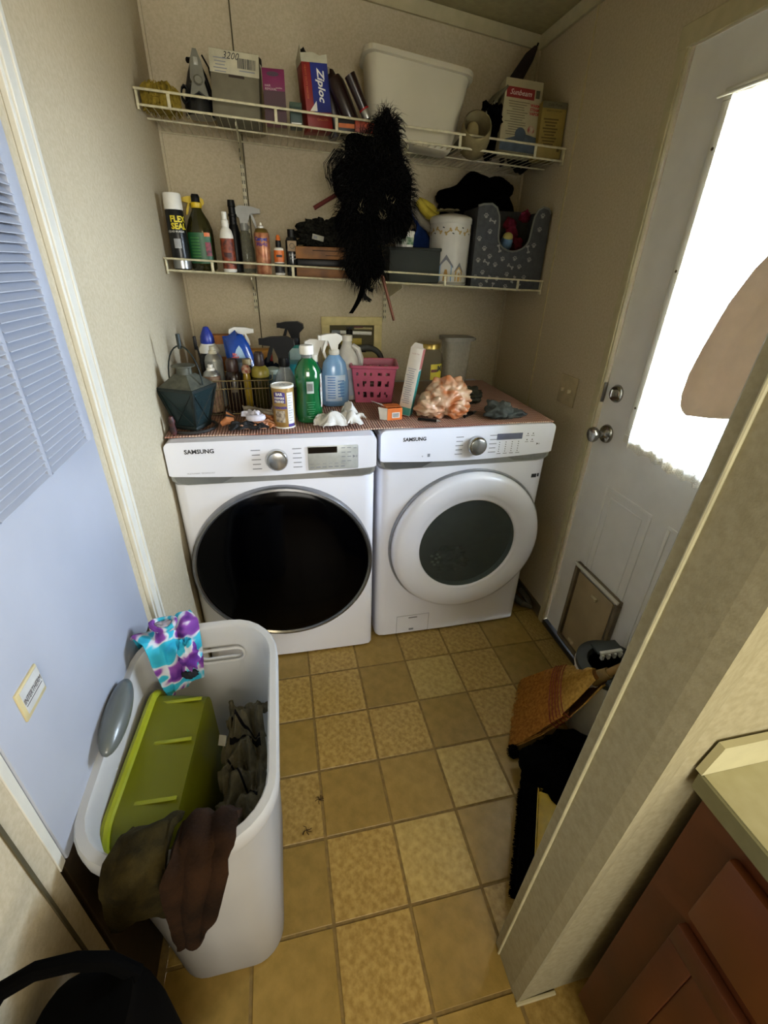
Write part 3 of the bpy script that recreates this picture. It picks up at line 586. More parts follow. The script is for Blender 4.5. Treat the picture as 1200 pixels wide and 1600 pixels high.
for i in range(5200):
    (bc, br) = random.choice(blobs[:5]+blobs[1:5]); th = random.uniform(0, 6.283); zz = random.uniform(-1, 1); rr = math.sqrt(1-zz*zz); d = Vector((rr*math.cos(th), rr*math.sin(th)*(-1 if math.sin(th) > .5 else 1), zz))
    p = Vector(bc)+Vector((d.x*br[0], d.y*br[1], d.z*br[2])); v = (d*1.0+Vector((random.uniform(-.6, .6), random.uniform(-.4, .4), random.uniform(-.9, .3)))).normalized(); ln = random.uniform(.018, .052)
    wv = v.cross(Vector((random.random(), random.random(), random.random()))).normalized()*.0010; q = p+v*ln*.5; v2 = (v+Vector((0, 0, -.9))).normalized(); e_ = q+v2*ln*.6
    g._add([p-wv, p+wv, q+wv*.8, q-wv*.8, e_], [(0, 1, 2, 3), (3, 2, 4)])
for cx, n_ in ((-.125, 60),):
    for i in range(n_):
        x0 = -.09-random.random()*.05; pts = [Vector((x0, random.uniform(-.02, .01), .19)), Vector((x0-.025-random.random()*.012, 0, .15)), Vector((x0-.03, 0, .11)), Vector((x0-.018, 0, .07+random.random()*.03))]
        g.tube(pts, .0006, 3)
for i in range(40):
    a = random.uniform(-.3, 3.3); g.tube([(.05, 0, .27), (.05+.03*math.cos(a), 0, .27+.03*math.sin(a)+.01), (.05+.055*math.cos(a), 0, .27+.035*math.sin(a)), (.05+.065*math.cos(a), 0, .26+.02*math.sin(a))], .0006, 3)
fin('fur', g, mat('fur_black', '#0a0807', .8, var=.3, scale=20, spec=.2), t, 0, kind='stuff')
g = M()
for i in range(70):
    bx, bz = random.choice([(-.05, .02), (.03, .005), (.055, .05), (.0, -.22), (.0, -.225)]); p = Vector((bx+random.uniform(-.012, .012), -.045, bz+random.uniform(-.012, .012))); q = p+Vector((random.uniform(-.012, .012), -.004, random.uniform(-.012, .02)))
    g._add([p+Vector((.0008, 0, 0)), p-Vector((.0008, 0, 0)), q], [(0, 1, 2)])
fin('pale_tufts', g, mat('fur_pale', '#8e8468', .9), t, 0, kind='stuff')
fin('strap', M().grid(lambda u, v: (-.040-.050*v*v-.004+.016*u, -.01-.03*u*(1-v), -.205-.120*v), 4, 10, .004), blackfab, t)
g = M()
for i in range(60):
    a = random.uniform(-.5, .7); g.tube([(-.035, -.01, -.24), (-.035+.02*math.sin(a), -.012, -.262), (-.030+.045*math.sin(a), -.012, -.285+.01*random.random())], .0012, 3)
fin('tassel', g, mat('fur_black', '#0a0807', .8), t, 0, kind='stuff')
t = T('brown_stick', 'thin brown wooden stick dangling below the lower shelf', 'stick', (.805, .50, 1.43), 0)
fin('shaft', M().cyl((0, 0, .03), (.052, -.01, -.135), .0065, .0055, 12), mat('stick_brown', '#6d3415', .45, var=.1), t)
t = T('white_scrap', 'crumpled white scrap hanging on the lower shelf rail', 'paper scrap', (.752, .512, 1.428), 0)
fin('scrap', M().grid(lambda u, v: (-.012+.05*u, .006*noise.noise((u*5, v*5, 1)), .035-.055*v+.012*noise.noise((u*4, v*4, 3))), 12, 12, .001), mat('scrap_white', '#9c9080', .8), t)

x, y = .955, .625; z = ld(x)+.003
t = T('storage_box', 'dark green box under the small tub, lower shelf', 'box', (x, y, z), 0)
g = M(); g.box((0, 0, .060), (.215, .12, .118), .004); fin('body', g, mat('box_green', '#11190d', .7, var=.15, scale=12), t); fin('lid', M().box((0, 0, .122), (.222, .127, .012), .003), mat('box_green', '#1c241a', .6), t)
t = T('plastic_tub', 'small white tub with green printed band on the dark green box', 'tub', (x-.040, .600, z+.1285), 0)
part_lathe('tub', [(.034, 0), (.036, .002), (.040, .048)], whitep, t); part_lathe('lid', [(.041, .046), (.042, .048), (.042, .054), (.038, .056), (0, .056)], whitep, t)
lo = part_lathe('label', [(.0368, .008), (.0392, .034)], mat('band_green', '#1f5d35', .5, var=.35, scale=40, col2='#cfcfc0'), t)
# rolled cloths
t = T('blue_cloth', 'folded blue and grey cloths stuffed behind the small tub', 'cloth', (1.0, .735, ld(1)+.004), 0)
fin('blue_fold', M().grid(lambda u, v: (-.045+.035*math.sin(u*3.1)+.07*v, -.02-.028*math.sin(u*3.1), .30-.17*u+.0*v-.09*v), 16, 12, .022), mat('cloth_blue', '#172c5e', .95, var=.1, bump=.8), t)
fin('grey_fold', M().tube([(-.030, -.02, .29), (-.012, -.035, .255), (.012, -.045, .225), (.045, -.045, .205), (.075, -.03, .205)], [.012, .016, .017, .017, .012], 12), mat('cloth_grey', '#8a8578', .95, bump=.8), t)
fin('bulk', M().sphere((.01, .01, .10), (.07, .05, .10), 24, 16, .15, 6, 4), mat('cloth_navy', '#0d1320', .95), t)
t = T('yellow_cloth', 'rolled yellow cloth on top of the blue cloths', 'cloth', (1.035, .685, 1.655), 0)
g = M(); g.tube([(-.045, 0, .075), (-.028, -.012, .050), (-.005, -.018, .030), (.035, -.012, .018)], [.015, .018, .018, .014], 12); g.tube([(-.045, .004, .075), (-.02, .0, .068), (.01, -.01, .052), (.038, -.008, .030)], [.014, .014, .014, .012], 12)
fin('roll', g, mat('cloth_yellow', '#b3a13a', .95, var=.08, bump=.8), t)

# treat canister
x, y = 1.120, .635; z = ld(x)+.003
t = T('treat_canister', 'white round canister printed with bones and little dog houses', 'canister', (x, y, z), 0)
cr_ = .084; wc = mat('enamel_white', '#b8b6b0', .3, var=.02)
part_lathe('body', [(cr_-.003, 0), (cr_, .004), (cr_, .225)], wc, t, 48); part_lathe('lid', [(cr_+.002, .222), (cr_+.003, .224), (cr_+.003, .240), (cr_-.002, .246), (cr_-.02, .252), (.012, .262), (0, .262)], wc, t, 48)
fin('base_shadow_band', M().lathe([(cr_+.0004, .003), (cr_+.0006, .012)], 48), mat('band_grey', '#8e8a7c', .5), t)
a0 = -.42; bone = mat('bone_print', '#a3884e', .6); hb = mat('house_blue', '#6f8fae', .6); hg = mat('house_grey', '#6b6a70', .6); dg = mat('dog_tan', '#a8823f', .6)
def wgrid(fn_, x0, x1, z0, z1, a=0): return M().grid(lambda u, v: fn_(x0+(x1-x0)*u, z0+(z1-z0)*v), 8, 2)
wr = lambda dr=0, ac=a0: (lambda a, b: (((cr_+.0006+dr)*math.sin(a/cr_+ac)), -((cr_+.0006+dr)*math.cos(a/cr_+ac)), b))
def bone_p(g, cx, cz, ang, s, f, dr=.0003):
    ca_, sa_ = math.cos(ang), math.sin(ang)
    def q(a, b): return f(cx+(a*ca_-b*sa_)*s, cz+(a*sa_+b*ca_)*s)
    g._add([q(-1, -.22), q(1, -.22), q(1, .22), q(-1, .22)], [(0, 1, 2, 3)])
    for ex in (-1.05, 1.05):
        for ez in (-.32, .32): g._add([q(ex+.38*math.cos(k*.785), ez+.38*math.sin(k*.785)) for k in range(8)], [tuple(range(8))])
g = M()
for q_ in range(9): bone_p(g, -.16+q_*.040, .192+.004*(q_ % 2), .6*(-1)**q_, .011, wr(.0004))
fin('bone_print', g, bone, t, 0, kind='stuff')
g = M()
for q_ in range(8): cc = -.14+q_*.040; g._add([wr(.0004)(cc-.004, .185+.02*(q_ % 2)), wr(.0004)(cc+.004, .183+.02*(q_ % 2)), wr(.0004)(cc+.004, .187+.02*(q_ % 2)), wr(.0004)(cc-.004, .189+.02*(q_ % 2))], [(0, 1, 2, 3)])
fin('dash_print', g, darkt, t, 0, kind='stuff')
def house(cx, w_, hgt, c1, c2):
    f = wr(.0005); g = M(); g._add([f(cx-w_/2, .014), f(cx+w_/2, .014), f(cx+w_/2, .014+hgt*.62), f(cx, .014+hgt), f(cx-w_/2, .014+hgt*.62)], [(0, 1, 2, 3, 4)]); h = fin('house_print', g, c1, t, 0)
    f = wr(.0009); g = M(); pts = [(cx-w_*.34, .014), (cx+w_*.34, .014), (cx+w_*.34, .014+hgt*.42)] + [(cx+w_*.34*math.cos(k*.52), .014+hgt*.42+w_*.3*math.sin(k*.52)) for k in range(1, 6)] + [(cx-w_*.34, .014+hgt*.42)]; g._add([f(*p) for p in pts], [tuple(range(len(pts)))]); fin('doorway_print', g, wc, h, 0)
    f = wr(.0013); g = M(); g._add([f(cx-w_*.18, .014), f(cx+w_*.18, .014), f(cx+w_*.2, .014+hgt*.25), f(cx+w_*.12, .014+hgt*.5), f(cx-w_*.05, .014+hgt*.5), f(cx-w_*.15, .014+hgt*.25)], [(0, 1, 2, 3, 4, 5)]); fin('puppy_print', g, c2, h, 0)
    f = wr(.0011); g = M()
    for sx in (-1, 1): g._add([f(cx+sx*w_*.62, .010+hgt*.58), f(cx+sx*w_*.58, .010+hgt*.70), f(cx, .020+hgt*1.04), f(cx, .010+hgt*.96)], [(0, 1, 2, 3)])
    fin('roof_print', g, hg, h, 0)
house(.0, .052, .088, hb, dg); house(.058, .034, .062, bone, dg); house(-.055, .03, .045, bone, hg)
t = T('paper_bag_end', 'crumpled tan paper lying on the treat canister lid', 'paper', (x-.02, y, z+.262), 0)
fin('paper', M().grid(lambda u, v: (-.04+.08*u, -.04+.08*v, .006+.012*abs(noise.noise((u*3, v*3, 2)))), 10, 10, .001), mat('paper_tan', '#8f8668', .8), t)

# paw print storage bin with scooped front
x, y = 1.364, .70; z = ld(1.43)+.003
t = T('paw_print_bin', 'grey fabric storage bin with paw prints, bones and scooped front', 'storage bin', (x, .560, z), -.06)
fabm = mat('bin_grey', '#47484a', .95, var=.06, scale=60, bump=.5)
w_, h_ = .312, .300
front = [(-w_/2, 0), (w_/2, 0), (w_/2, h_-.022), (w_/2-.012, h_-.006), (w_/2-.035, h_), (w_/2-.055, h_-.010), (w_/2-.068, h_-.035)]
front += [(.081-.070*(1-math.cos(a*.314)), .195-.055*math.sin(a*.314)) for a in range(0, 11)]
front += [(-.060, .235), (-.064, .265), (-.078, .290), (-.100, h_+.002), (-.135, h_), (-w_/2, h_-.006)]
g = M(); g.prism(front, 0, .008, 'y'); fin('front_panel', g, fabm, t, 30)
pp = M(); edge = front[2:]; pp.tube([(a, .002, b) for a, b in edge], .0042, 8); fin('piping', pp, mat('piping_grey', '#6f7069', .9), t)
g = M(); g.box((-w_/2+.004, .105, h_/2-.004), (.008, .20, h_-.01)).box((w_/2-.004, .105, h_/2-.004), (.008, .20, h_-.01)).box((0, .207, h_/2), (w_, .008, h_)).box((0, .105, .004), (w_-.01, .20, .008)); fin('sides', g, fabm, t, 0)
paw = mat('paw_print', '#8e8c86', .9); g = M()
def paw_p(g, cx, cz, s, ang):
    f = lambda a, b: (cx+(a*math.cos(ang)-b*math.sin(ang))*s, -.0012, cz+(a*math.sin(ang)+b*math.cos(ang))*s)
    g._add([f(.62*math.cos(k*.628), -.35+.5*math.sin(k*.628)) for k in range(10)], [tuple(range(10))])
    for ex, ez in ((-.72, .15), (-.28, .58), (.28, .58), (.72, .15)): g._add([f(ex+.24*math.cos(k*.785), ez+.30*math.sin(k*.785)) for k in range(8)], [tuple(range(8))])
for (px_, pz_) in ((-.130, .262), (-.105, .208), (-.150, .182), (-.122, .148), (-.145, .105), (-.093, .120), (-.062, .090), (-.118, .060), (-.03, .112), (-.045, .038), (.0, .055), (.028, .115), (.055, .085), (.098, .112), (.11, .165), (.125, .222), (.085, .045), (-.12, .012), (.0, .008), (-.150, .042), (.13, .27)): paw_p(g, px_*.93, pz_, .0105, random.uniform(-.3, .3))
for (px_, pz_, an) in ((-.098, .245, -.3), (-.105, .098, -.5), (-.088, .036, 1.0), (.012, .085, -.5), (.035, .036, 1.1), (-.052, .150, -1.2), (.085, .15, -1.3), (-.062, .008, 1.4), (.065, .006, 1.4)): bone_p(g, px_*.93, pz_, an, .0105, lambda a, b: (a, -.0012, b))
fin('paw_and_bone_print', g, paw, t, 0, kind='stuff')
t = T('pink_toy', 'crumpled red-pink toy in the paw print bin', 'pet toy', (x+.055, .66, z+.12), 0)
g = M()
for a in range(7): g.sphere((-.03+.022*math.cos(a*1.3)+.008*a, -.01*(a % 3), .06+.014*a*((a % 2)*1.5-.5)+.02), (.026, .018, .022), 12, 8, .3, 7, a)
fin('toy', g, mat('toy_pink', '#6e1f33', .85, var=.2), t)
t = T('ball_toy', 'round blue and yellow toy at the scoop of the paw print bin', 'pet toy', (x+.010, .625, z+.175), 0)
g = M(); g.sphere((0, 0, 0), (.026, .022, .034), 20, 14); fin('toy', g, mat('toy_blue', '#4f6f86', .7, var=.2, scale=30, col2='#35506a'), t); g = M(); g.sphere((0, -.006, .020), (.022, .018, .018), 16, 10); fin('yellow_top', g, mat('toy_yellow', '#a09248', .7), t)
t = T('bin_filling', 'dark toys filling the bottom of the paw print bin', 'pet toys', (x, .665, z+.01), 0); fin('pile', M().sphere((0, 0, .07), (.125, .075, .07), 30, 18, .2, 8, 9), mat('fill_dark', '#131214', .9), t)
t = T('black_garment', 'black crumpled cloth piled behind and above the paw print bin', 'cloth', (x-.06, .826, z+.02), 0)
g = M(); g.sphere((0, 0, .21), (.19, .042, .20), 60, 40, .09, 4, 21); g.sphere((-.10, -.03, .31), (.10, .05, .055), 40, 26, .12, 4, 22); g.sphere((.06, -.02, .36), (.08, .05, .05), 40, 26, .14, 4, 25); fin('bundle', g, blackfab, t)

# ---------------------------------------------------------------- upper shelf, left to right
x, y = .065, .62; z = ud(x)+.003
t = T('mop_head', 'shaggy yellow mop head at the left end of the upper shelf', 'mop head', (x, y, z), 0)
my = mat('mop_yellow', '#8f7a2e', .95, var=.15, scale=60)
fin('pad', M().sphere((.0, 0, .035), (.050, .06, .042), 24, 16, .2, 8, 5, -.034), my, t)
g = M(); random.seed(3)
for i in range(420):
    a = random.uniform(0, 6.28); zz = random.uniform(-.3, 1); p = Vector((.048*math.cos(a), .055*math.sin(a), .035+.035*zz)); g.tube([p, p+Vector((math.cos(a)*.012, math.sin(a)*.012, -.012)), p+Vector((math.cos(a)*.012, math.sin(a)*.014, -.030))], .0016, 3)
fin('strands', g, my, t, 0, kind='stuff')
x, y = .185, .625; z = ud(x)+.003
t = T('clothes_iron', 'black and grey clothes iron standing on its heel, upper shelf', 'iron', (x, y, z), R(10)); t.scale = (.95, .95, .88)
g = M(); sec = [(0, .050, .062), (.03, .050, .060), (.08, .042, .050), (.13, .027, .034), (.165, .012, .018), (.185, .003, .006)]
vs = []; n_ = 14
for zz, a, b in sec:
    for k in range(n_): an = 6.283*k/n_; vs.append((a*math.cos(an), b*math.sin(an)*.8, zz))
g._add(vs, [(k*n_+i, k*n_+(i+1) % n_, (k+1)*n_+(i+1) % n_, (k+1)*n_+i) for k in range(5) for i in range(n_)] + [tuple(range(n_)), tuple(range(5*n_, 6*n_))]); fin('body', g, mat('iron_black', '#0e0e12', .3), t, 50)
g = M(); g.prism([(-.032, .045), (-.020, .090), (-.024, .10), (-.018, .150), (-.006, .182), (.006, .182), (.018, .150), (.024, .10), (.020, .090), (.032, .045), (.0, .066)], -.060, -.028, 'y'); fin('grey_shell', g, mat('iron_grey', '#5f5d4e', .35), t, 30)
fin('water_window', M().box((0, -.0605, .148), (.014, .002, .022), .001), mat('iron_grey_pale', '#8f8d80', .3), t); fin('dial', M().lathe([(0, 0), (.015, 0), (.015, .012), (.011, .016), (0, .016)], 20, (0, -.055, .095), Matrix.Rotation(R(90), 3, 'X')), mat('iron_grey', '#5f5d4e', .35), t)
fin('handle', M().tube([(-.02, .02, .17), (.012, .045, .18), (.032, .05, .14), (.048, .05, .08), (.050, .04, .02)], .009, 10), blackp, t); fin('cord', M().tube([(.03, .02, .19), (.045, -.01, .15), (.052, -.02, .10), (.075, -.03, .04), (.085, -.03, .01)], .0032, 8), blackp, t)
g = M()
for a in range(4): g.tube([(-.045-.012*math.cos(k*.7+a), -.01+.01*a-.02, .06+.025*math.sin(k*.7+a)) for k in range(9)], .003, 6)
fin('coiled_cord', g, blackp, t)

x, y = .308, .64; z = ud(x)+.003
t = T('cardboard_box', 'grey cardboard box with white barcode label and handwritten number', 'box', (x, y, z), (R(-6), R(3), R(-3)))
bw = .155; fin('box', M().box((0, 0, .088), (bw, .115, .172), .002), mat('card_grey', '#68624f', .8, var=.05), t)
lo = fin('label', M().box((0, -.0585, .142), (bw+.002, .002, .060), .0005), mat('label_offwhite', '#b9b399', .7), t)
g = M(); xx = .012
random.seed(5)
while xx < .068: ww = random.choice([.0012, .002, .003]); g.box((xx, -.0600, .143), (ww, .0004, .026)); xx += ww+random.choice([.0012, .002])
fin('barcode', g, darkt, lo, 0, kind='stuff')
g = M(); g.text('3200', .026, flatY(-.012, .158, -.0601), shear=.3); fin('handwriting', g, darkt, lo, 0)
g = M()
for q in range(5): g.box((-.045, -.0600, .150-q*.0085), (.042-.006*(q % 3), .0004, .0026))
g.box((.04, -.0600, .124), (.05, .0004, .003)); fin('small_print', g, greyt, lo, 0, kind='stuff')
fin('hand_slot', M().box((.005, -.0582, .108), (.05, .0015, .006)), mat('slot_dark', '#2a1a0c', .8), t)
t = T('round_tin', 'round container with black-edged white lid behind the cardboard box', 'tin', (x+.045, .775, z), 0)
part_lathe('tin', [(.045, 0), (.045, .19)], mat('tin_cream', '#9a9070', .5), t); part_lathe('lid', [(.047, .188), (.047, .202), (.043, .206), (0, .206)], whitep, t)
fin('lid_edge', M().lathe([(.0475, .196), (.050, .198), (.050, .212), (.046, .214), (.044, .207)], 32), blackp, t)

x, y = .437, .590; z = ud(x)+.003
t = T('magenta_box', 'narrow magenta carton with white lettering, upper shelf', 'box', (x, y, z), (0, 0, R(-2)))
mg = mat('carton_magenta', '#6a0f44', .5, var=.04); fin('carton', M().box((0, 0, .070), (.072, .06, .140), .001), mg, t); fin('lower_panel', M().box((0, -.0304, .042), (.071, .0008, .084)), mat('carton_maroon', '#360818', .5), t)
fin('logo_patch', M().lathe([(0, 0), (.020, 0), (.020, .0008), (0, .0008)], 20, (-.002, -.0301, .126), Matrix.Rotation(R(90), 3, 'X'), sq=(1, .3)), mat('patch_plum', '#2b0a22', .5), t)
fin('lettering', M().text('HAIR\nREMOVAL', .0085, flatY(-.030, .092, -.0306), 'LEFT').text('sensitive', .006, flatY(.016, .092, -.0306)), mat('print_white', '#c0b5ae', .5), t, 0)
x, y = .505, .60; z = ud(x)+.003
t = T('teal_carton', 'small dark teal carton between the magenta box and the blue bag box', 'box', (x, y, z), 0); fin('carton', M().box((0, 0, .030), (.040, .05, .060), .001), mat('carton_teal', '#28403a', .5), t); fin('stripe', M().box((.0, -.0255, .010), (.034, .001, .004)), whitep, t); fin('green_top', M().box((0, 0, .0605), (.0405, .0505, .012)), mat('carton_green', '#1d3c20', .5), t)

x, y = .590, .615; z = ud(x)+.003
t = T('food_bag_box', 'blue and red upright box of zip bags, torn open on top', 'box', (x-.006, y, z), (R(-4), R(-4), R(12)))
bw = .090; fin('carton', M().box((0, 0, .092), (bw, .062, .184), .001), mat('carton_red', '#7e1610', .5, var=.05), t)
fin('blue_face', M().box((.014, -.0316, .115), (bw-.029, .0012, .130)), mat('carton_blue', '#0d1f70', .5), t); fin('white_wedge', M().prism([(-.032, .052), (-.006, .052), (-.006, .080)], -.0328, -.0312, 'y'), whitep, t, 0)
fin('torn_top', M().prism([(-.046, .180), (.046, .180), (.045, .204), (.02, .198), (-.002, .206), (-.046, .202)], -.0318, -.030, 'y').prism([(-.032, .18), (.031, .18), (.031, .20), (-.032, .222)], -.0462, -.0445, 'x'), mat('carton_cream', '#a9a48c', .7), t, 0)
fin('dark_bag_tip', M().sphere((-.028, 0, .198), (.016, .015, .026), 12, 8, .2), blackp, t)
g = M(); g.text('Ziploc', .034, lambda a, b: (.016+b, -.0326, .122-a), shear=.25, bold=.0009); fin('lettering', g, whitep, t, 0)
g = M(); g.text('HEAVY DUTY FREEZER', .0088, lambda a, b: (-.035+b, -.0318, .128-a)); fin('side_lettering', g, mat('print_gold', '#b06a3a', .5), t, 0)
fin('lower_print', M().text('GALLON', .010, flatY(.010, .030, -.0318)), mat('print_gold', '#b06a3a', .5), t, 0)

x, y = .690, .67; z = ud(x)+.003
mar = mat('maroon_shell', '#1c0608', .3, var=.1, coat=.2)
t = T('maroon_flashlight', 'dark maroon canister leaning left, pale opening at its top', 'canister', (x-.030, y-.01, z+.002), (0, R(-13), 0)); fin('body', M().lathe([(.034, 0), (.040, .02), (.040, .16), (.030, .185), (.018, .19), (.014, .178), (0, .178)], 24), mar, t)
fin('opening_patch', M().prism([(-.012, .162), (.008, .172), (.012, .186), (-.004, .192)], -.036, -.026, 'y'), mat('patch_pale', '#8a806a', .5), t)
t = T('maroon_bottle', 'dark maroon tube leaning against the white tub with silver end cap', 'canister', (x+.030, y-.075, z+.004), (0, R(-28), 0)); fin('body', M().lathe([(.024, 0.0), (.028, .01), (.028, .150), (.020, .17), (0, .172)], 24, (0, 0, 0.0)), mar, t)
t2 = T('silver_capped_tube', 'short dark tube with silver cap pointing down right beside the white tub', 'tube', (x+.058, y-.110, z+.055), (0, R(-30), 0)); fin('tube', M().lathe([(.016, .012), (.017, .02), (.019, .115), (0, .118)], 20), mar, t2); fin('silver_cap', M().lathe([(0, -.016), (.010, -.016), (.015, -.012), (.0165, .012), (.0155, .014)], 20), alu, t2); fin('red_ring', M().lathe([(.0172, .013), (.0178, .015), (.0172, .018)], 20), redp, t2)
t = T('striped_carton', 'small black and orange striped carton lying on the upper shelf', 'box', (.676, .575, ud(.676)+.003), 0); fin('carton', M().box((0, 0, .017), (.058, .05, .034), .001), mat('carton_black', '#14100c', .5), t); fin('stripe', M().box((.001, -.0255, .017), (.056, .001, .012)), orange, t)
t = T('orange_carton', 'small orange-red carton lying beside the striped carton', 'box', (.742, .575, ud(.742)+.003), 0); fin('carton', M().box((0, 0, .020), (.070, .05, .040), .001), mat('carton_orange', '#a83c14', .5, var=.3, scale=60, col2='#5e130c'), t)

# large white tub
x, y = .935, .645; z = ud(x)+.003
t = T('storage_tub', 'big white plastic tub tipped on its side on the upper shelf', 'tub', (x-.008, .600, z), (R(-8), R(6), R(0)))
def rr_(w_, h_, r, n=5):
    o = []
    for cx, cz, a0 in ((w_/2-r, h_/2-r, 0), (-w_/2+r, h_/2-r, 90), (-w_/2+r, -h_/2+r, 180), (w_/2-r, -h_/2+r, 270)):
        for k in range(n+1): a = R(a0+90*k/n); o.append((cx+r*math.cos(a), cz+r*math.sin(a)))
    return o
tubm = mat('tub_white', '#b5ae99', .55, var=.02, scale=8)
g = M(); secs = [(.300, .075, 0, .030), (.315, .080, .006, .034), (.330, .088, .02, .036), (.385, .130, .222, .040), (.410, .150, .224, .044), (.410, .150, .240, .044), (.388, .130, .240, .040), (.372, .118, .232, .04), (.318, .070, .02, .03)]
vs = []; n_ = 24
for sw, sd, sz, sr in secs:
    for a, b in rr_(sw, sd, sr): vs.append((a, b+.03, sz))
g._add(vs, [(k*n_+i, k*n_+(i+1) % n_, (k+1)*n_+(i+1) % n_, (k+1)*n_+i) for k in range(len(secs)-1) for i in range(n_)] + [tuple(range(n_)), tuple(range((len(secs)-1)*n_, len(secs)*n_))]); fin('tub', g, tubm, t, 60)
t['label'] = 'big white plastic tub with rolled rim on the upper shelf'
t = T('paper_scrap', 'folded paper corner sticking up behind the big white tub', 'paper', (1.045, .80, ud(1.04)+.003), 0); fin('paper', M().prism([(-.07, 0), (.06, 0), (.05, .215), (.03, .218), (-.02, .225), (-.035, .262), (-.048, .225)], 0, .003, 'y'), mat('paper_grey', '#8e8a72', .8), t, 0)

# leaning board, beige slipper, cartons, umbrella
t = T('leaning_board', 'thin grey board leaning diagonally against the steam box', 'board', (1.115, .69, ud(1.15)+.012), (0, R(42), 0))
fin('board', M().box((0, .0, .135), (.008, .14, .27), .001), mat('board_grey', '#5b5744', .7), t)
t = T('black_pouch', 'small black pouch tucked under the leaning board', 'pouch', (1.262, .640, ud(1.26)+.003), 0); fin('pouch', M().sphere((0, 0, .115), (.050, .03, .048), 24, 16, .3, 8, 4), blackfab, t); fin('stand', M().sphere((-.0, .02, .045), (.05, .03, .048), 20, 12, .2, 8, 6), blackfab, t)
t = T('beige_slipper', 'beige slipper lying open towards the room, upper shelf', 'slipper', (1.175, .620, ud(1.175)+.020), (R(8), 0, R(-12))); t.scale = (1.25, 1.15, 1.15)
bs = mat('slipper_beige', '#7d7150', .85, var=.1, bump=.3)
g = M(); g.lathe([(.030, 0), (.042, .01), (.046, .05), (.042, .085), (.038, .088), (.036, .05), (.030, .014), (0, .012)], 28, (0, 0, 0), Matrix.Rotation(R(50), 3, 'X'), sq=(1, 1.25)); fin('slipper', g, bs, t, 60); fin('insole', M().sphere((-.008, -.030, .040), (.020, .018, .026), 16, 10), mat('insole_cream', '#94865f', .85), t)

x, y = 1.335, .625; z = ud(x)+.003
t = T('steam_box', 'white carton with red logo panel and blue picture, upper shelf', 'box', (x+.016, y, z+.012), (R(-9), R(3), R(-3)))
fin('carton', M().box((0, 0, .112), (.150, .07, .224), .001), mat('carton_white', '#a59c7c', .6, var=.03), t)
rp = fin('logo_panel', M().box((-.012, -.0355, .182), (.112, .001, .032)), mat('logo_red', '#7c1414', .5), t); fin('lettering', M().text('Sunbeam', .024, flatY(-.012, .182, -.0362), shear=.35), whitep, rp, 0)
g = M()
for q in range(14): g.box((-.014-.004*(q % 3), -.0355, .155-q*.0078), (.085-.012*(q % 4), .0006, .0022))
fin('small_print', g, mat('print_taupe', '#6c6348', .6), t, 0, kind='stuff')
fin('side_lettering', M().text('WARM\nSTEAM\nVAPOR', .0125, flatY(.052, .137, -.0358), bold=.0005), redp, t, 0); fin('barcode_patch', M().box((.057, -.0355, .185), (.016, .001, .024)), mat('patch_olive', '#4c4c38', .6), t)
pic = fin('picture', M().prism([(-.074, .0), (.074, .0), (.074, .052), (.02, .060), (-.074, .030)], -.0362, -.0350, 'y'), mat('picture_blue', '#4c5a68', .6, var=.15, scale=25), t, 0)
fin('picture_jug', M().lathe([(0, 0), (.022, 0), (.022, .001), (0, .001)], 20, (.005, -.0360, .056), Matrix.Rotation(R(90), 3, 'X')), mat('picture_slate', '#3a4756', .6), pic, 0); fin('picture_face', M().lathe([(0, 0), (.014, 0), (.014, .001), (0, .001)], 16, (.046, -.0360, .074), Matrix.Rotation(R(90), 3, 'X')), mat('picture_red', '#8a3a34', .6, var=.3, scale=60, col2='#b0a48c'), pic, 0)
x, y = 1.476, .595; z = ud(x)+.003
t = T('tan_carton', 'tan carton with lines of dark print at the right end of the upper shelf', 'box', (x-.004, y, z+.002), (R(-5), R(1), R(-4)))
fin('carton', M().box((0, 0, .087), (.098, .07, .174), .001), mat('carton_tan', '#8c7838', .6, var=.05), t); fin('header_panel', M().box((0, -.0354, .163), (.097, .0012, .020)), mat('carton_grey', '#625e48', .6), t)
fin('lettering', M().text('Daily Moist', .012, flatY(.0, .163, -.0362)).text('BENEFITS & FEATURES', .0064, flatY(.0, .145, -.0358)), mat('print_umber', '#33290f', .6), t, 0)
g = M()
for q in range(9): g.box((-.008, -.0355, .120-q*.0095), (.060-.010*(q % 3), .0006, .0045))
g.box((.036, -.0355, .03), (.010, .0006, .014)); fin('small_print', g, mat('print_brown', '#5a4716', .6), t, 0, kind='stuff')
t = T('umbrella', 'dark closed umbrella leaning in the corner behind the cartons', 'umbrella', (1.375, .775, ud(1.37)+.004), (0, 0, 0)); fin('canopy', M().tube([(0, 0, .0), (-.01, .01, .20), (.02, .02, .28), (.075, .03, .36), (.100, .035, .392)], [.010, .022, .026, .020, .008], 12), mat('umbrella_maroon', '#1a0c0a', .8), t)
fin('tip', M().cyl((.100, .035, .388), (.108, .036, .405), .004, n=8), blackp, t)
t = T('dark_bag', 'dark bag filling the corner above the tan carton', 'bag', (1.452, .765, ud(1.45)+.003), 0); fin('bag', M().sphere((0, 0, .125), (.066, .085, .135), 40, 26, .10, 4, 12), mat('bag_dark', '#15130c', .95), t)

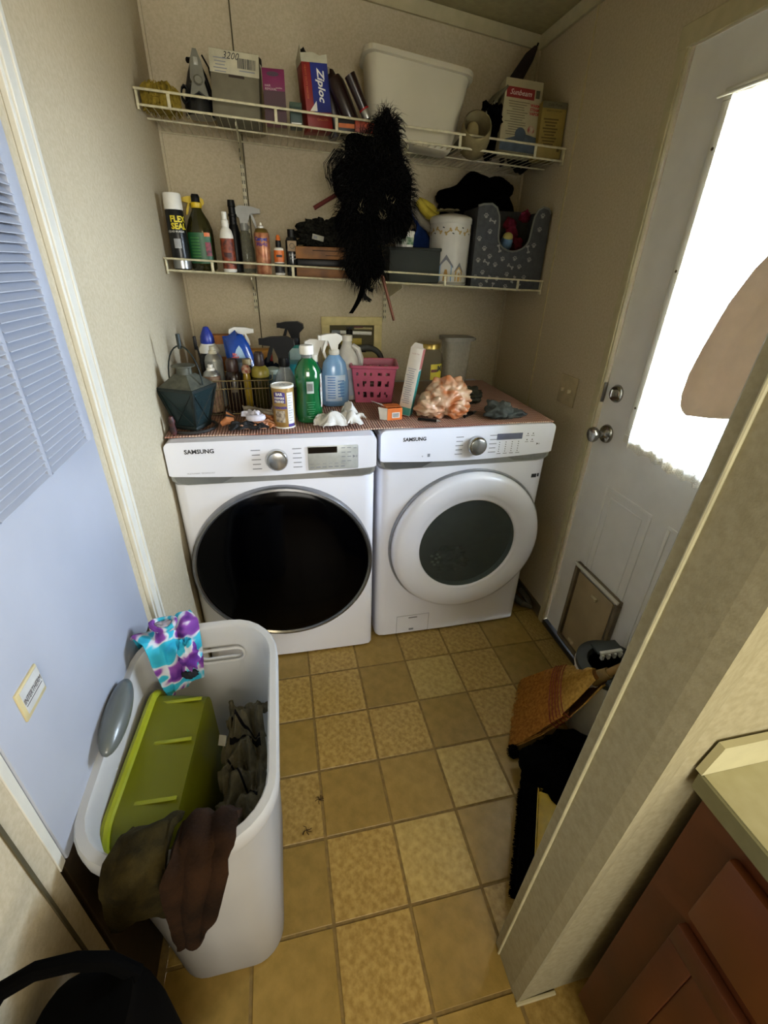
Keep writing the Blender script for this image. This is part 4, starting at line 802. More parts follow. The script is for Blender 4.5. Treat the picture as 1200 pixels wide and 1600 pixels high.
# ---------------------------------------------------------------- utility box in the back wall
t = T('utility_box', 'cream recessed washer outlet box with valves in the back wall', 'outlet box', (.738, .880, 1.172))
cb = mat('box_cream', '#cdbd80', .55, var=.06)
g = M(); fw, fh, ow, oh = .298, .200, .220, .125
for c, s in (((0, .081), (fw, .038)), ((0, -.081), (fw, .038)), ((-.129, 0), (.040, .126)), ((.129, 0), (.040, .126))): g.box((c[0], -.006, c[1]), (s[0], .012, s[1]), .002)
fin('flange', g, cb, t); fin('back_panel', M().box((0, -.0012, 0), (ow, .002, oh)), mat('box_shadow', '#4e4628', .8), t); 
g = M(); g.cyl((-.10, -.016, .032), (.095, -.016, .026), .009, n=12); fin('pipe', g, whitep, t)
fin('pipe_label', M().cyl((-.10, -.0165, .032), (-.06, -.0165, .0308), .0096, n=12), greyt, t); fin('upper_pipe', M().cyl((.01, -.011, .05), (.10, -.011, .047), .006, n=10), mat('pipe_cream', '#a89a6a', .5), t)
g = M(); g.lathe([(.013, 0), (.017, .006), (.017, .02), (.012, .026)], 16, (-.015, -.018, .018)); g.box((-.015, -.02, .052), (.034, .010, .006), .002).box((-.012, -.02, .043), (.008, .010, .02)); fin('valve', g, mat('valve_dark', '#2c2c2c', .35, .7), t)
fin('valve_handle', M().box((.030, -.018, .055), (.045, .006, .007), .002), mat('valve_red', '#5a1a14', .5), t); fin('lower_label', M().box((-.005, -.009, -.012), (.105, .012, .030), .001), mat('label_yellow', '#a8942a', .5), t)
fin('drain_fitting', M().cyl((.055, -.022, -.030), (.055, -.022, -.06), .013, n=14), mat('valve_dark', '#2c2c2c', .35, .7), t)
t = T('drain_hose', 'grey drain hose arching in front of the utility box', 'hose', (.795, .800, .995)); fin('hose', M().tube([(-.078+.0*a, 0, .0+.0) if False else (-.078*math.cos(math.pi*a/14), 0, .085+.062*math.sin(math.pi*a/14)) for a in range(15)], .0135, 12), mat('hose_grey', '#4b4c48', .6, var=.1), t)
for sx in (-1, 1): fin('hose_leg', M().tube([(sx*.078, 0, .085), (sx*.080, .0, .04), (sx*.07, .0, 0)], .0135, 12), mat('hose_grey', '#4b4c48', .6), t)

ZT = .9925
# ---------------------------------------------------------------- lantern
t = T('candle_lantern', 'dark teal metal candle lantern with wire handle on the left end', 'lantern', (.082, .110, ZT), R(-27)); t.scale = (.90, .90, .92)
im = mat('lantern_iron', '#1c2624', .5, .3, var=.15); pane = clear('lantern_glass', '#2c3d3f', .55, .15)
fin('base_ring', M().tube([(.082*math.cos(a*.2618), .082*math.sin(a*.2618), .006) for a in range(24)], .0055, 8, True), mat('ring_dark', '#262422', .5), t); fin('base', M().box((0, 0, .012), (.090, .090, .014), .002), im, t)
b0, b1, zb, zt = .040, .069, .018, .150
for k in range(4):
    a = k*math.pi/2; q = Matrix.Rotation(a, 3, 'Z'); f = lambda x_, y_, z_: tuple(q @ Vector((x_, y_, z_)))
    fin('corner_post', M().tube([f(-b0, -b0, zb), f(-b1, -b1, zt)], .0068, 4), im, t, 0)
    pg = M(); pg._add([f(-b0, -b0, zb), f(b0, -b0, zb), f(b1, -b1, zt), f(-b1, -b1, zt)], [(0, 1, 2, 3)]); pn = fin('glass_pane', pg, pane, t, 0)
    fin('cross_wire', M().tube([f(-b0, -b0-.001, zb), f(b1, -b1-.001, zt)], .0016, 5).tube([f(b0, -b0-.001, zb), f(-b1, -b1-.001, zt)], .0016, 5), im, pn, 0)
fin('top_frame', M().box((0, -b1, zt), (2*b1+.01, .008, .010)).box((0, b1, zt), (2*b1+.01, .008, .010)).box((-b1, 0, zt), (.008, 2*b1, .010)).box((b1, 0, zt), (.008, 2*b1, .010)), im, t, 0)
rf = M(); h4 = [(-b1, -b1), (b1, -b1), (b1, b1), (-b1, b1)]; s4 = [(-.026, -.026), (.026, -.026), (.026, .026), (-.026, .026)]
rf._add([(a, b_, zt+.004) for a, b_ in h4]+[(a, b_, zt+.045) for a, b_ in s4], [(i, (i+1) % 4, (i+1) % 4+4, i+4) for i in range(4)]+[(4, 5, 6, 7)]); rf.lathe([(.026, zt+.044), (.026, zt+.066), (.040, zt+.070), (.040, zt+.074), (0, zt+.076)], 20); fin('roof', rf, mat('lantern_roof', '#55564a', .6, .2, var=.2), t, 30)
fin('handle', M().tube([(-.068*math.cos(math.pi*a/16), 0, zt+.012+.125*math.sin(math.pi*a/16)) for a in range(17)], .0026, 8), im, t); fin('grip', M().cyl((-.0, 0, zt+.128), (.0, 0, zt+.175), .007, n=8), im, t)
fin('candle', M().lathe([(.018, .02), (.018, .06), (0, .062)], 16), mat('candle_teal', '#34464a', .6), t)
t = T('small_figurine', 'small reddish ornament behind the lantern by the wall', 'ornament', (.030, .045, ZT)); fin('body', M().lathe([(.009, 0), (.011, .01), (.008, .035), (.011, .045), (.006, .060), (0, .062)], 14), mat('ornament_red', '#4a1f1c', .5, var=.3, scale=60), t)
t = T('wall_hook_cord', 'black cable hanging from a clip on the back wall behind the lantern', 'cable', (.098, .30, ZT)); fin('clip', M().box((0, 0, .245), (.010, .010, .045), .002), blackp, t); fin('cable', M().tube([(.004, 0, .235), (.012, 0, .18), (.014, .0, .08), (.012, .0, .0)], .003, 8), blackp, t)

# ---------------------------------------------------------------- wire caddy with bottles
cx0, cx1, cy0, cy1 = .108, .352, .225, .385
t = T('wire_caddy', 'chrome wire caddy holding aerosol cans and brown bottles', 'caddy', ((cx0+cx1)/2, (cy0+cy1)/2, ZT))
wd, dp = cx1-cx0, cy1-cy0
for zz in (.010, .100, .128): fin('wire_hoop', M().tube([(a, b_, zz) for a, b_ in rr_(wd, dp, .02)], .0022, 6, True), mat('caddy_wire', '#b7ab88', .25, .9), t)
g = M()
for k in range(19):
    x_ = -wd/2+.015+k*(wd-.03)/18; g.cyl((x_, -dp/2, .010), (x_, -dp/2, .128), .0010, n=5); g.cyl((x_, dp/2, .010), (x_, dp/2, .128), .0010, n=5); g.cyl((x_, -dp/2, .010), (x_, dp/2, .010), .0010, n=5)
fin('upright_wires', g, mat('caddy_wire', '#b7ab88', .25, .9), t, kind='stuff')
def aero(label, x, y, h, r, bodym, domem, nm, z=ZT+.014):
    t = T('aerosol_can', label, 'spray can', (x, y, z)); part_lathe('body', [(r-.002, 0), (r, .004), (r, h*.76), (r-.003, h*.78)], bodym, t); part_lathe('dome', [(r-.001, h*.775), (r-.004, h*.83), (r*.55, h*.88)], domem, t); part_lathe('nozzle', [(r*.5, h*.87), (r*.42, h*.93), (r*.3, h*.935), (r*.3, h), (0, h)], nm, t); return t
t = aero('silver-shouldered aerosol can with pink and tan wrap, front left in the caddy', .142, .262, .165, .030, mat('wrap_tan', '#8f7a5e', .5, var=.3, scale=70, col2='#6d4f46'), alu, whitep)
t = aero('tall pale aerosol can at the back left of the caddy', .146, .338, .215, .032, mat('can_pale', '#8d908c', .4, .3, var=.1), alu, mat('nozzle_cream', '#c2bca4', .5))
t = T('brown_bottle', 'dark brown bottle with brown flip cap in the caddy', 'bottle', (.215, .270, ZT+.014)); part_lathe('bottle', [(.028, 0), (.030, .004), (.030, .110), (.024, .135), (.018, .142)], mat('bottle_brown', '#1e120e', .25, var=.1), t); part_lathe('cap', [(.021, .140), (.022, .145), (.022, .172), (.017, .182), (0, .184)], mat('cap_brown', '#33201c', .4), t)
fin('print', M().grid(lambda u, v: wrap(.0304, .07+.02*v)(-.012+.024*u, 0), 6, 1), mat('print_dim', '#4c3f30', .6), t)
t = T('yellow_bottle', 'slim yellow oil bottle with red cap in the caddy', 'bottle', (.262, .262, ZT+.014)); part_lathe('bottle', [(.013, 0), (.014, .004), (.014, .115), (.011, .135)], mat('oil_yellow', '#8d7420', .2, var=.1), t); part_lathe('cap', [(.014, .134), (.016, .138), (.016, .152), (.010, .162), (0, .164)], mat('cap_red', '#7a2418', .4, var=.2, scale=90, col2='#b09a80'), t)
t = T('green_brown_bottle', 'dark bottle with olive shoulder and brown cap, right end of the caddy', 'bottle', (.310, .275, ZT+.014)); part_lathe('bottle', [(.028, 0), (.031, .006), (.031, .120)], mat('bottle_olive_dark', '#2f2a10', .2, var=.1), t); part_lathe('shoulder', [(.0312, .119), (.032, .124), (.031, .142), (.022, .154), (.016, .157)], mat('shoulder_olive', '#8a7d2e', .35), t); part_lathe('cap', [(.017, .156), (.018, .160), (.018, .195), (.013, .204), (0, .206)], mat('cap_brown2', '#2c1a16', .4), t)
t = T('dark_bottle', 'short dark bottle at the back of the caddy', 'bottle', (.262, .335, ZT+.014)); part_lathe('bottle', [(.026, 0), (.028, .004), (.028, .12), (.018, .14), (.014, .15)], mat('bottle_smoke', '#16181a', .2), t); part_lathe('cap', [(.016, .149), (.016, .170), (0, .171)], mat('cap_tan', '#8a7c58', .5), t)

# items behind the caddy
t = T('stain_remover_bottle', 'black bottle with white collar and blue pointed cap', 'bottle', (.112, .500, ZT)); part_lathe('bottle', [(.038, 0), (.041, .006), (.041, .150), (.030, .185)], mat('bottle_black', '#0c0c10', .3), t); part_lathe('collar', [(.040, .182), (.040, .190), (.026, .215), (.022, .217)], whitep, t); part_lathe('cap', [(.025, .214), (.027, .220), (.025, .240), (.016, .262), (.009, .275), (0, .277)], bluep, t)
lo = fin('label', M().grid(lambda u, v: wrap(.0416, .145+.030*v, .1)(-.014+.028*u, 0), 6, 1), mat('label_pinkish', '#8a7c80', .6, var=.2, scale=90), t); 
t = T('orange_box', 'orange box standing at the back behind the black bottle', 'box', (.145, .640, ZT)); fin('box', M().box((0, 0, .115), (.110, .05, .230), .002), mat('box_orange', '#a5641c', .6), t); fin('panel', M().box((.0, -.0256, .17), (.06, .001, .05)), mat('panel_white', '#a9a394', .6), t)
t = T('yellow_box', 'orange-yellow box lying behind the blue refill pouch', 'box', (.300, .640, ZT)); fin('box', M().box((0, 0, .085), (.105, .07, .170), .002), mat('box_amber', '#b07a18', .6, var=.05), t); fin('panel', M().box((-.012, -.0356, .105), (.045, .001, .030)), mat('panel_white', '#a9a394', .6), t); fin('red_edge', M().box((.047, -.0356, .12), (.010, .001, .09)), redp, t)
t = T('spray_bottle', 'white trigger spray bottle behind the blue refill pouch', 'spray bottle', (.222, .555, ZT)); part_lathe('bottle', [(.036, 0), (.038, .006), (.038, .13), (.018, .175), (.014, .185)], whitep, t); trigger(t, .188, whitep, 1.1, R(8))
t = T('refill_pouch', 'blue cleaner refill pouch standing in front of the white sprayer', 'pouch', (.228, .445, ZT+.0), (R(-6), 0, R(4))); t.scale = (1.12, 1, 1.20)
pb = mat('pouch_blue', '#0f3f92', .25, var=.15, scale=14, col2='#0a2f78', coat=.3)
ol = [(-.042, 0), (.062, 0), (.072, .05), (.056, .125), (.038, .180), (.020, .210), (.004, .214), (-.004, .224), (-.018, .214), (-.030, .207), (-.048, .206), (-.044, .15), (-.032, .08)]
g = M(); n_ = len(ol); cxp = .008; fr = [(a, -.018*(1-abs((b_-.1)/.14)**2)*.9, b_) for a, b_ in ol]; vs = [(a, .0, b_) for a, b_ in ol]+[(cxp+(a-cxp)*.72, -.020, .012+(b_-.012)*.86+.01) for a, b_ in ol]+[(cxp+(a-cxp)*.72, .016, .012+(b_-.012)*.86+.01) for a, b_ in ol]
fs = [(i, (i+1) % n_, n_+(i+1) % n_, n_+i) for i in range(n_)]+[(i, (i+1) % n_, 2*n_+(i+1) % n_, 2*n_+i) for i in range(n_)]+[tuple(range(n_, 2*n_)), tuple(range(2*n_, 3*n_))]; g._add(vs, fs); fin('pouch', g, pb, t, 60)
lo = fin('pale_burst', M().prism([(-.026, .112), (.034, .112), (.022, .140), (.012, .166), (.004, .178), (-.006, .166), (-.018, .140)], -.0215, -.0205, 'y'), mat('burst_pale', '#7fa0b8', .4, var=.1), t, 0)
fin('lettering', M().text('Clean', .030, flatY(.004, .132, -.0222), shear=.2, bold=.0012).text('Mr.', .012, flatY(-.012, .150, -.0222), bold=.0006), mat('letter_red', '#b3241c', .4), t, 0)
fin('pouch_edge', M().prism([(.044, .040), (.050, .042), (.036, .140), (.033, .140)], -.0215, -.0205, 'y'), whitep, t, 0)
t = T('blue_cap_jar', 'grey round jar with blue lid edge behind the caddy', 'jar', (.232, .415, ZT)); part_lathe('jar', [(.030, 0), (.032, .004), (.032, .125)], mat('jar_bluecap', '#16486c', .4), t); part_lathe('lid', [(.033, .124), (.034, .130), (.031, .160), (.018, .170), (0, .171)], mat('lid_grey', '#3a3f40', .5), t)
t = T('navy_cloth', 'dark navy cloth lying behind the caddy bottles', 'cloth', (.335, .470, ZT)); fin('cloth', M().sphere((0, 0, .070), (.055, .04, .070), 28, 18, .25, 8, 31, -.069), mat('cloth_navy', '#0d1320', .95), t)
t = T('green_cap_jar', 'small jar with pale olive round lid behind the black-headed sprayer', 'jar', (.352, .395, ZT)); part_lathe('jar', [(.030, 0), (.032, .004), (.032, .12)], mat('jar_dim', '#3d4a4a', .3), t); part_lathe('lid', [(.034, .119), (.035, .124), (.033, .136), (.012, .142), (0, .142)], mat('lid_pale', '#8b9484', .5), t)

# sprayers, cleaners
t = T('spray_bottle', 'clear spray bottle with big black trigger head above the gold can', 'spray bottle', (.398, .205, ZT), R(-4)); part_lathe('bottle', [(.038, 0), (.042, .006), (.042, .115), (.034, .145), (.018, .178), (.015, .186)], clear('clear_plastic', '#c7cbcb', .22, .08), t); part_lathe('liquid', [(.038, .004), (.039, .10), (0, .10)], clear('liquid_clear', '#aab0b0', .2), t)
fin('dip_tube', M().cyl((0, 0, .01), (0, 0, .18), .002, n=6), whitep, t); part_lathe('dark_band', [(.0425, .008), (.0425, .112)], mat('band_dark', '#20231f', .4), t); trigger(t, .180, blackp, 1.35, R(175))
t = T('spray_bottle', 'teal spray bottle with black trigger and white label, back row', 'spray bottle', (.452, .520, ZT)); part_lathe('bottle', [(.042, 0), (.045, .006), (.045, .14), (.034, .175), (.020, .205), (.016, .212)], mat('bottle_teal', '#136c66', .25, var=.05), t, sq=(1, .7)); fin('label', M().grid(lambda u, v: (-.028+.05*u, -.0325+.006*v, .125+.07*v), 6, 2), mat('label_milky', '#8fa8a2', .5), t); trigger(t, .206, blackp, 1.2, R(170))
t = T('turquoise_tub', 'turquoise tub with yellow-green print behind the green bottle', 'tub', (.445, .400, ZT)); part_lathe('tub', [(.040, 0), (.045, .004), (.047, .150)], mat('tub_turquoise', '#17919a', .35, var=.1), t); part_lathe('lid', [(.049, .149), (.049, .158), (0, .160)], mat('lid_turquoise', '#127a88', .35), t); fin('print', M().grid(lambda u, v: wrap(.0476, .09+.03*v, .2)(-.018+.036*u, 0), 6, 1), mat('print_limegreen', '#7d9a2c', .5, var=.3, scale=90), t)
t = T('spray_bottle', 'spray bottle with white head and red nozzle behind the green bottle', 'spray bottle', (.512, .365, ZT), 0); part_lathe('bottle', [(.036, 0), (.038, .006), (.038, .12), (.020, .150), (.015, .170)], mat('bottle_deepblue', '#27506e', .3, var=.1), t); trigger(t, .165, whitep, 1.15, R(2), mat('nozzle_red', '#a52a1c', .4))

t = T('cleanser_can', 'gold cylindrical cleanser can with white lid and purple lettering', 'can', (.385, .095, ZT), R(-2)); r_ = .037
part_lathe('body', [(r_-.001, 0), (r_, .002), (r_, .138)], mat('can_gold', '#a8874e', .35, .4, var=.04), t, 40); part_lathe('lid', [(r_+.001, .136), (r_+.001, .143), (r_-.003, .144), (r_-.004, .141), (0, .141)], whitep, t, 40); part_lathe('base_rim', [(r_+.0006, 0), (r_+.0006, .005)], whitep, t, 40)
fin('shaker_holes', M().cyl((-.006, .0, .1412), (-.006, 0, .1416), .003, n=8).cyl((.006, 0, .1412), (.006, 0, .1416), .003, n=8).cyl((0, .008, .1412), (0, .008, .1416), .003, n=8), darkt, t)
lp = mat('print_purple', '#3a2a78', .5); lo = fin('side_panel', M().grid(lambda u, v: wrap(r_+.0004, .006+.116*v, 0)(.014+.026*u, 0), 8, 1), mat('panel_white2', '#cfccc8', .5), t)
fin('panel_foot', M().grid(lambda u, v: wrap(r_+.0007, .006+.010*v, 0)(.014+.026*u, 0), 8, 1), lp, lo)
g = M()
for q in range(11): g.grid(lambda u, v, q=q: wrap(r_+.0008, .112-q*.0085+.0018*v, 0)(.017+(.018-.004*(q % 3))*u, 0), 4, 1)
fin('small_print', g, greyt, lo, 0, kind='stuff')
sp = [(-.030+.0, .088), (.006, .084), (.010, .100), (.004, .118), (-.012, .124), (-.030, .118), (-.034, .10)]
g = M(); f = wrap(r_+.0006, 0, 0); g._add([f(*p) for p in sp], [tuple(range(7))]); 
fin('shield_print', M().grid(lambda u, v: f(-.032+.040*u, .086+.036*v+.004*math.sin(u*3.14)), 8, 2), lp, t); g.bm.free()
fin('lettering', M().text('BAR', .013, wrap(r_+.0012, .117, -.33), bold=.0005).text('KEEPERS', .0092, wrap(r_+.0012, .104, -.33), bold=.0004).text('FRIEND', .0098, wrap(r_+.0012, .093, -.33), bold=.0004), whitep, t, 0)
fin('lettering', M().text('CLEANSER', .0105, wrap(r_+.0009, .072, -.33), bold=.0006), lp, t, 0); fin('picture', M().grid(lambda u, v: f(-.030+.034*u, .022+.040*v), 8, 2), mat('picture_mix', '#b9ad98', .5, var=.4, scale=90, col2='#5f5148'), t)

t = T('cleaner_bottle', 'bright green liquid cleaner bottle with white cap, front row', 'bottle', (.474, .135, ZT), R(4))
gl = mat('liquid_green', '#06542a', .12, var=.04, scale=10, spec=.7, coat=.4)
part_lathe('bottle', [(.036, 0), (.045, .006), (.047, .05), (.041, .095), (.041, .115), (.046, .150), (.044, .180), (.030, .207), (.019, .218), (.018, .222)], gl, t, 40, (1, .8)); part_lathe('clear_neck', [(.0185, .221), (.018, .236)], clear('clear_plastic', '#c7cbcb', .22), t); part_lathe('cap', [(.023, .233), (.024, .236), (.024, .255), (.021, .261), (0, .262)], whitep, t)
fin('barcode_label', M().grid(lambda u, v: (-.010+.024*u, -.0360-.0015*math.sin(3.14*u)-.004*abs(v-.5)*0-.0000, .108+.040*v), 4, 4), mat('label_pale', '#a9b0a8', .6), t)
g = M(); xx = -.007
while xx < .012: g.box((xx, -.0382, .129), (.0009, .0004, .026)); xx += .0022
fin('barcode', g, darkt, t, 0, kind='stuff'); g = M()
for q in range(8): g.box((.002, -.0405-.0, .078-q*.008), (.030-.006*(q % 3), .0012, .0014))
fin('small_print', g, mat('print_lightgreen', '#3f8a5c', .5), t, 0, kind='stuff')
fin('side_label', M().grid(lambda u, v: (.0475*math.sin(.95+.7*u), -.8*.0478*math.cos(.95+.7*u), .055+.115*v-.0), 6, 4), mat('label_side', '#8f6a64', .5, var=.4, scale=60, col2='#b9c4ba'), t)

t = T('spray_bottle', 'light blue spray bottle with white trigger and printed back label', 'spray bottle', (.590, .345, ZT), R(4))
lb_ = mat('bottle_lightblue', '#7aa3cf', .2, var=.05, scale=10, coat=.2); part_lathe('bottle', [(.048, 0), (.055, .006), (.056, .09), (.050, .135), (.044, .165), (.026, .188), (.018, .196)], lb_, t, 40, (1, .6)); part_lathe('collar', [(.019, .195), (.021, .198), (.020, .212), (.015, .214)], whitep, t); trigger(t, .194, whitep, 1.05, R(185))
lo = fin('label', M().grid(lambda u, v: (-.042+.080*u, -.0340+.010*(2*u-1)**2, .022+.100*v), 10, 1), mat('label_skyblue', '#b3c6dc', .5), t)
g = M()
for q in range(9): g.grid(lambda u, v, q=q: (-.034+(.030)*u, -.0348+.010*(2*(.1+.375*u)-1)**2, .112-q*.0098+.0035*v), 4, 1)
for q in range(6): g.grid(lambda u, v, q=q: (.006+(.026)*u, -.0348+.010*(2*(.6+.325*u)-1)**2, .098-q*.012+.004*v), 4, 1)
fin('small_print', g, mat('print_blue', '#3f6fae', .5), lo, 0, kind='stuff')
t = T('bleach_jug', 'white handled jug with blue lettering behind the light blue sprayer', 'jug', (.655, .445, ZT), R(4)); wj = mat('jug_white', '#c9c8c4', .4)
part_lathe('jug', [(.048, 0), (.054, .006), (.054, .135), (.046, .165), (.030, .195), (.020, .222), (.018, .232)], wj, t, 36, (1, .8)); part_lathe('cap', [(.021, .231), (.021, .252), (0, .253)], whitep, t); fin('handle', M().tube([(.018, -.012, .215), (.040, -.018, .200), (.052, -.018, .165), (.052, -.012, .125)], [.010, .012, .012, .010], 10), wj, t)
lo = fin('label', M().grid(lambda u, v: (.055*math.sin(-.6+1.9*u), -.8*.0552*math.cos(-.6+1.9*u), .020+.105*v), 14, 1), mat('label_greywhite', '#a9aebb', .5), t); fin('lettering', M().text('CLOROX', .024, lambda a, b_: (.0562*math.sin(.55+b_/.055), -.8*.0562*math.cos(.55+b_/.055), .072+a), bold=.0006), mat('print_navy', '#28335e', .5), lo, 0)

# pink basket
t = T('plastic_basket', 'pink plastic basket with flower cut-outs', 'basket', (.762, .425, ZT), R(-10))
pk = mat('basket_pink', '#b4546f', .4, var=.04)
def wallpanel(w0, w1, h, thick, xf, holes):
    g = M(); nx, nz = 22, 13
    def inside(i, j): return (i % 4 in (1, 2)) and (j in (2, 3, 6, 7, 10)) and 1 < i < nx-2
    P_ = lambda i, j, d: xf((-(w0+(w1-w0)*j/nz)/2+(w0+(w1-w0)*j/nz)*i/nx), d, h*j/nz)
    for i in range(nx):
        for j in range(nz):
            if holes and inside(i, j) and not ((i*7+j*3) % 5 == 0): continue
            g._add([P_(i, j, 0), P_(i+1, j, 0), P_(i+1, j+1, 0), P_(i, j+1, 0), P_(i, j, thick), P_(i+1, j, thick), P_(i+1, j+1, thick), P_(i, j+1, thick)], [(0, 1, 2, 3), (4, 7, 6, 5), (0, 4, 5, 1), (3, 2, 6, 7), (0, 3, 7, 4), (1, 5, 6, 2)])
    bmesh.ops.remove_doubles(g.bm, verts=g.bm.verts, dist=.0001); return g
hh = .145; bw0, bw1, bd0, bd1 = .150, .180, .140, .170
fin('front_wall', wallpanel(bw0, bw1, hh, .003, lambda a, d_, z_: (a, -(bd0+(bd1-bd0)*z_/hh)/2+d_, z_), True), pk, t, 0); fin('back_wall', wallpanel(bw0, bw1, hh, .003, lambda a, d_, z_: (a, (bd0+(bd1-bd0)*z_/hh)/2-d_, z_), True), pk, t, 0)
for s_ in (-1, 1): fin('side_wall', wallpanel(bd0, bd1, hh, .003, lambda a, d_, z_, s_=s_: (s_*((bw0+(bw1-bw0)*z_/hh)/2-d_), a, z_), True), pk, t, 0)
fin('rim', M().tube([(a, b_, hh) for a, b_ in rr_(bw1+.006, bd1+.006, .012)], .0065, 8, True), pk, t); fin('floor_panel', M().box((0, 0, .002), (bw0, bd0, .004)), pk, t)
t = T('basket_contents', 'dim clothespins and cords inside the pink basket', 'clothespins', (.762, .425, ZT+.004), R(-10)); random.seed(8); g = M()
for i in range(40): a = Vector((random.uniform(-.055, .055), random.uniform(-.05, .05), random.uniform(.01, .075))); d_ = Vector((random.uniform(-1, 1), random.uniform(-1, 1), random.uniform(-.3, .3))).normalized()*.022; g.cyl(a-d_, a+d_, .005, n=5)
fin('pile', g, mat('clothespin_mix', '#6d5550', .7, var=.3, scale=60), t, 0); t['kind'] = 'stuff'

# tall carton, orange carton, jar, container, bag, sock, rag, gloves
t = T('tall_carton', 'tall white and teal carton leaning against the pink basket', 'box', (.838, .175, ZT+.002), (R(-4), R(8), R(-28)))
fin('carton', M().box((0, 0, .122), (.046, .046, .244), .001), mat('carton_paper', '#c9c2b8', .5, var=.02), t); fin('teal_side', M().box((.0234, 0, .085), (.0012, .044, .165)), mat('carton_aqua', '#2a8a86', .5, var=.08), t); fin('pink_side', M().box((.0234, 0, .208), (.0012, .044, .070)), mat('carton_rose', '#a8605c', .5), t)
fin('teal_foot', M().box((0, -.0234, .016), (.044, .0012, .028)), mat('carton_aqua', '#2a8a86', .5), t); fin('end_flap', M().prism([(-.023, .244), (.023, .244), (.016, .262), (-.012, .262)], -.02, -.018, 'y'), mat('carton_paper', '#c9c2b8', .5), t, 0)
g = M()
for q in range(17): g.box((-.002-.002*(q % 2), -.0234, .172-q*.0078), (.030-.005*(q % 3), .0008, .0026))
fin('small_print', g, mat('print_lilacgrey', '#8c8c96', .6), t, 0, kind='stuff'); fin('lettering', M().text('GLUE STIK', .006, flatY(0, .225, -.0236)), mat('print_rose', '#a06a64', .6), t, 0)
t = T('orange_carton', 'small open orange and white carton with barcode, front of the basket', 'box', (.778, .140, ZT), (0, 0, R(8)))
oc = mat('carton_bright_orange', '#c8661f', .5, var=.05); ow_ = mat('carton_inner', '#b9b0a0', .6)
g = M(); g.box((0, -.030, .022), (.058, .0015, .044)).box((0, .030, .022), (.058, .0015, .044)).box((-.0285, 0, .022), (.0015, .06, .044)).box((.0285, 0, .022), (.0015, .06, .044)).box((0, 0, .001), (.057, .06, .0015)).box((0, .006, .0445), (.058, .045, .0015)); fin('carton', g, oc, t, 0)
fin('open_flap', M()._add([(-.029, -.03, .001), (-.029, -.03, .044), (-.062, -.020, .050), (-.055, -.022, .004)], [(0, 1, 2, 3)])._add([(-.029, -.029, .001), (-.055, -.021, .004), (-.062, -.019, .050), (-.029, -.029, .044)], [(0, 1, 2, 3)]), ow_, t, 0)
fin('back_flap', M()._add([(-.030, .03, .045), (-.030, -.005, .045), (-.075, .03, .062), (-.06, .045, .05)], [(0, 1, 2, 3)]), ow_, t, 0)
lo = fin('barcode_label', M().box((.004, -.0312, .018), (.030, .0008, .020)), whitep, t, 0); g = M(); xx = -.008
while xx < .016: g.box((xx, -.0318, .018), (.0010, .0004, .015)); xx += .0023
fin('barcode', g, darkt, lo, 0, kind='stuff')

t = T('glass_jar', 'large clear glass jar with gold lid and yellow label', 'jar', (1.018, .500, ZT)); gg = clear('jar_glass', '#dcd8c8', .09, .05)
part_lathe('jar', [(.055, 0), (.066, .006), (.068, .03), (.068, .140), (.060, .170), (.049, .186), (.047, .196)], gg, t, 40); part_lathe('lid', [(.052, .192), (.054, .194), (.054, .210), (.050, .215), (0, .215)], goldm, t, 40)
lo = fin('label', M().grid(lambda u, v: wrap(.0688, .070+.065*v, .35)(-.030+.058*u, 0), 10, 1), mat('label_bright_yellow', '#c2b01f', .5), t); fin('lettering', M().text('M', .030, wrap(.0694, .115, .55), bold=.002), darkt, lo, 0); fin('label_band', M().grid(lambda u, v: wrap(.0692, .102+.012*v, .35)(-.028+.030*u, 0), 6, 1), mat('band_maroon', '#5e2a14', .5), lo)

t = T('clear_container', 'tall clear plastic container with lid, rightmost at the back', 'container', (1.215, .690, ZT)); cpm = clear('container_plastic', '#dedbd2', .33, .25)
g = M(); vs = []; n_ = 24
for sw, sz in ((.105, 0), (.110, .01), (.125, .20)):
    for a, b_ in rr_(sw, sw*.8, .02): vs.append((a, b_, sz))
g._add(vs, [(k*n_+i, k*n_+(i+1) % n_, (k+1)*n_+(i+1) % n_, (k+1)*n_+i) for k in range(2) for i in range(n_)]+[tuple(range(n_))]); fin('body', g, cpm, t, 50)
g = M(); g.prism([(a, b_) for a, b_ in rr_(.150, .115, .022)], .198, .214); fin('lid', g, mat('lid_smoke', '#86837a', .4), t, 50); fin('lid_tab', M().box((.068, -.02, .206), (.03, .04, .012), .003), mat('lid_smoke', '#86837a', .4), t)

plast = bpy.data.materials.new('orange_film'); plast.use_nodes = True; nt = plast.node_tree; b = nt.nodes['Principled BSDF']; b.inputs['Roughness'].default_value = .25
tc = nt.nodes.new('ShaderNodeTexCoord'); n1 = nt.nodes.new('ShaderNodeTexNoise'); n1.inputs['Scale'].default_value = 14; n1.inputs['Distortion'].default_value = 1.2; nt.links.new(tc.outputs['Object'], n1.inputs['Vector'])
r1 = nt.nodes.new('ShaderNodeValToRGB'); r1.color_ramp.elements[0].position = .38; r1.color_ramp.elements[0].color = lin('#c4a88e'); r1.color_ramp.elements[1].position = .62; r1.color_ramp.elements[1].color = lin('#a9633a'); nt.links.new(n1.outputs['Fac'], r1.inputs['Fac']); nt.links.new(r1.outputs['Color'], b.inputs['Base Color'])
t = T('plastic_bag', 'crumpled translucent orange and tan plastic bag, front right', 'bag', (.985, .165, ZT))
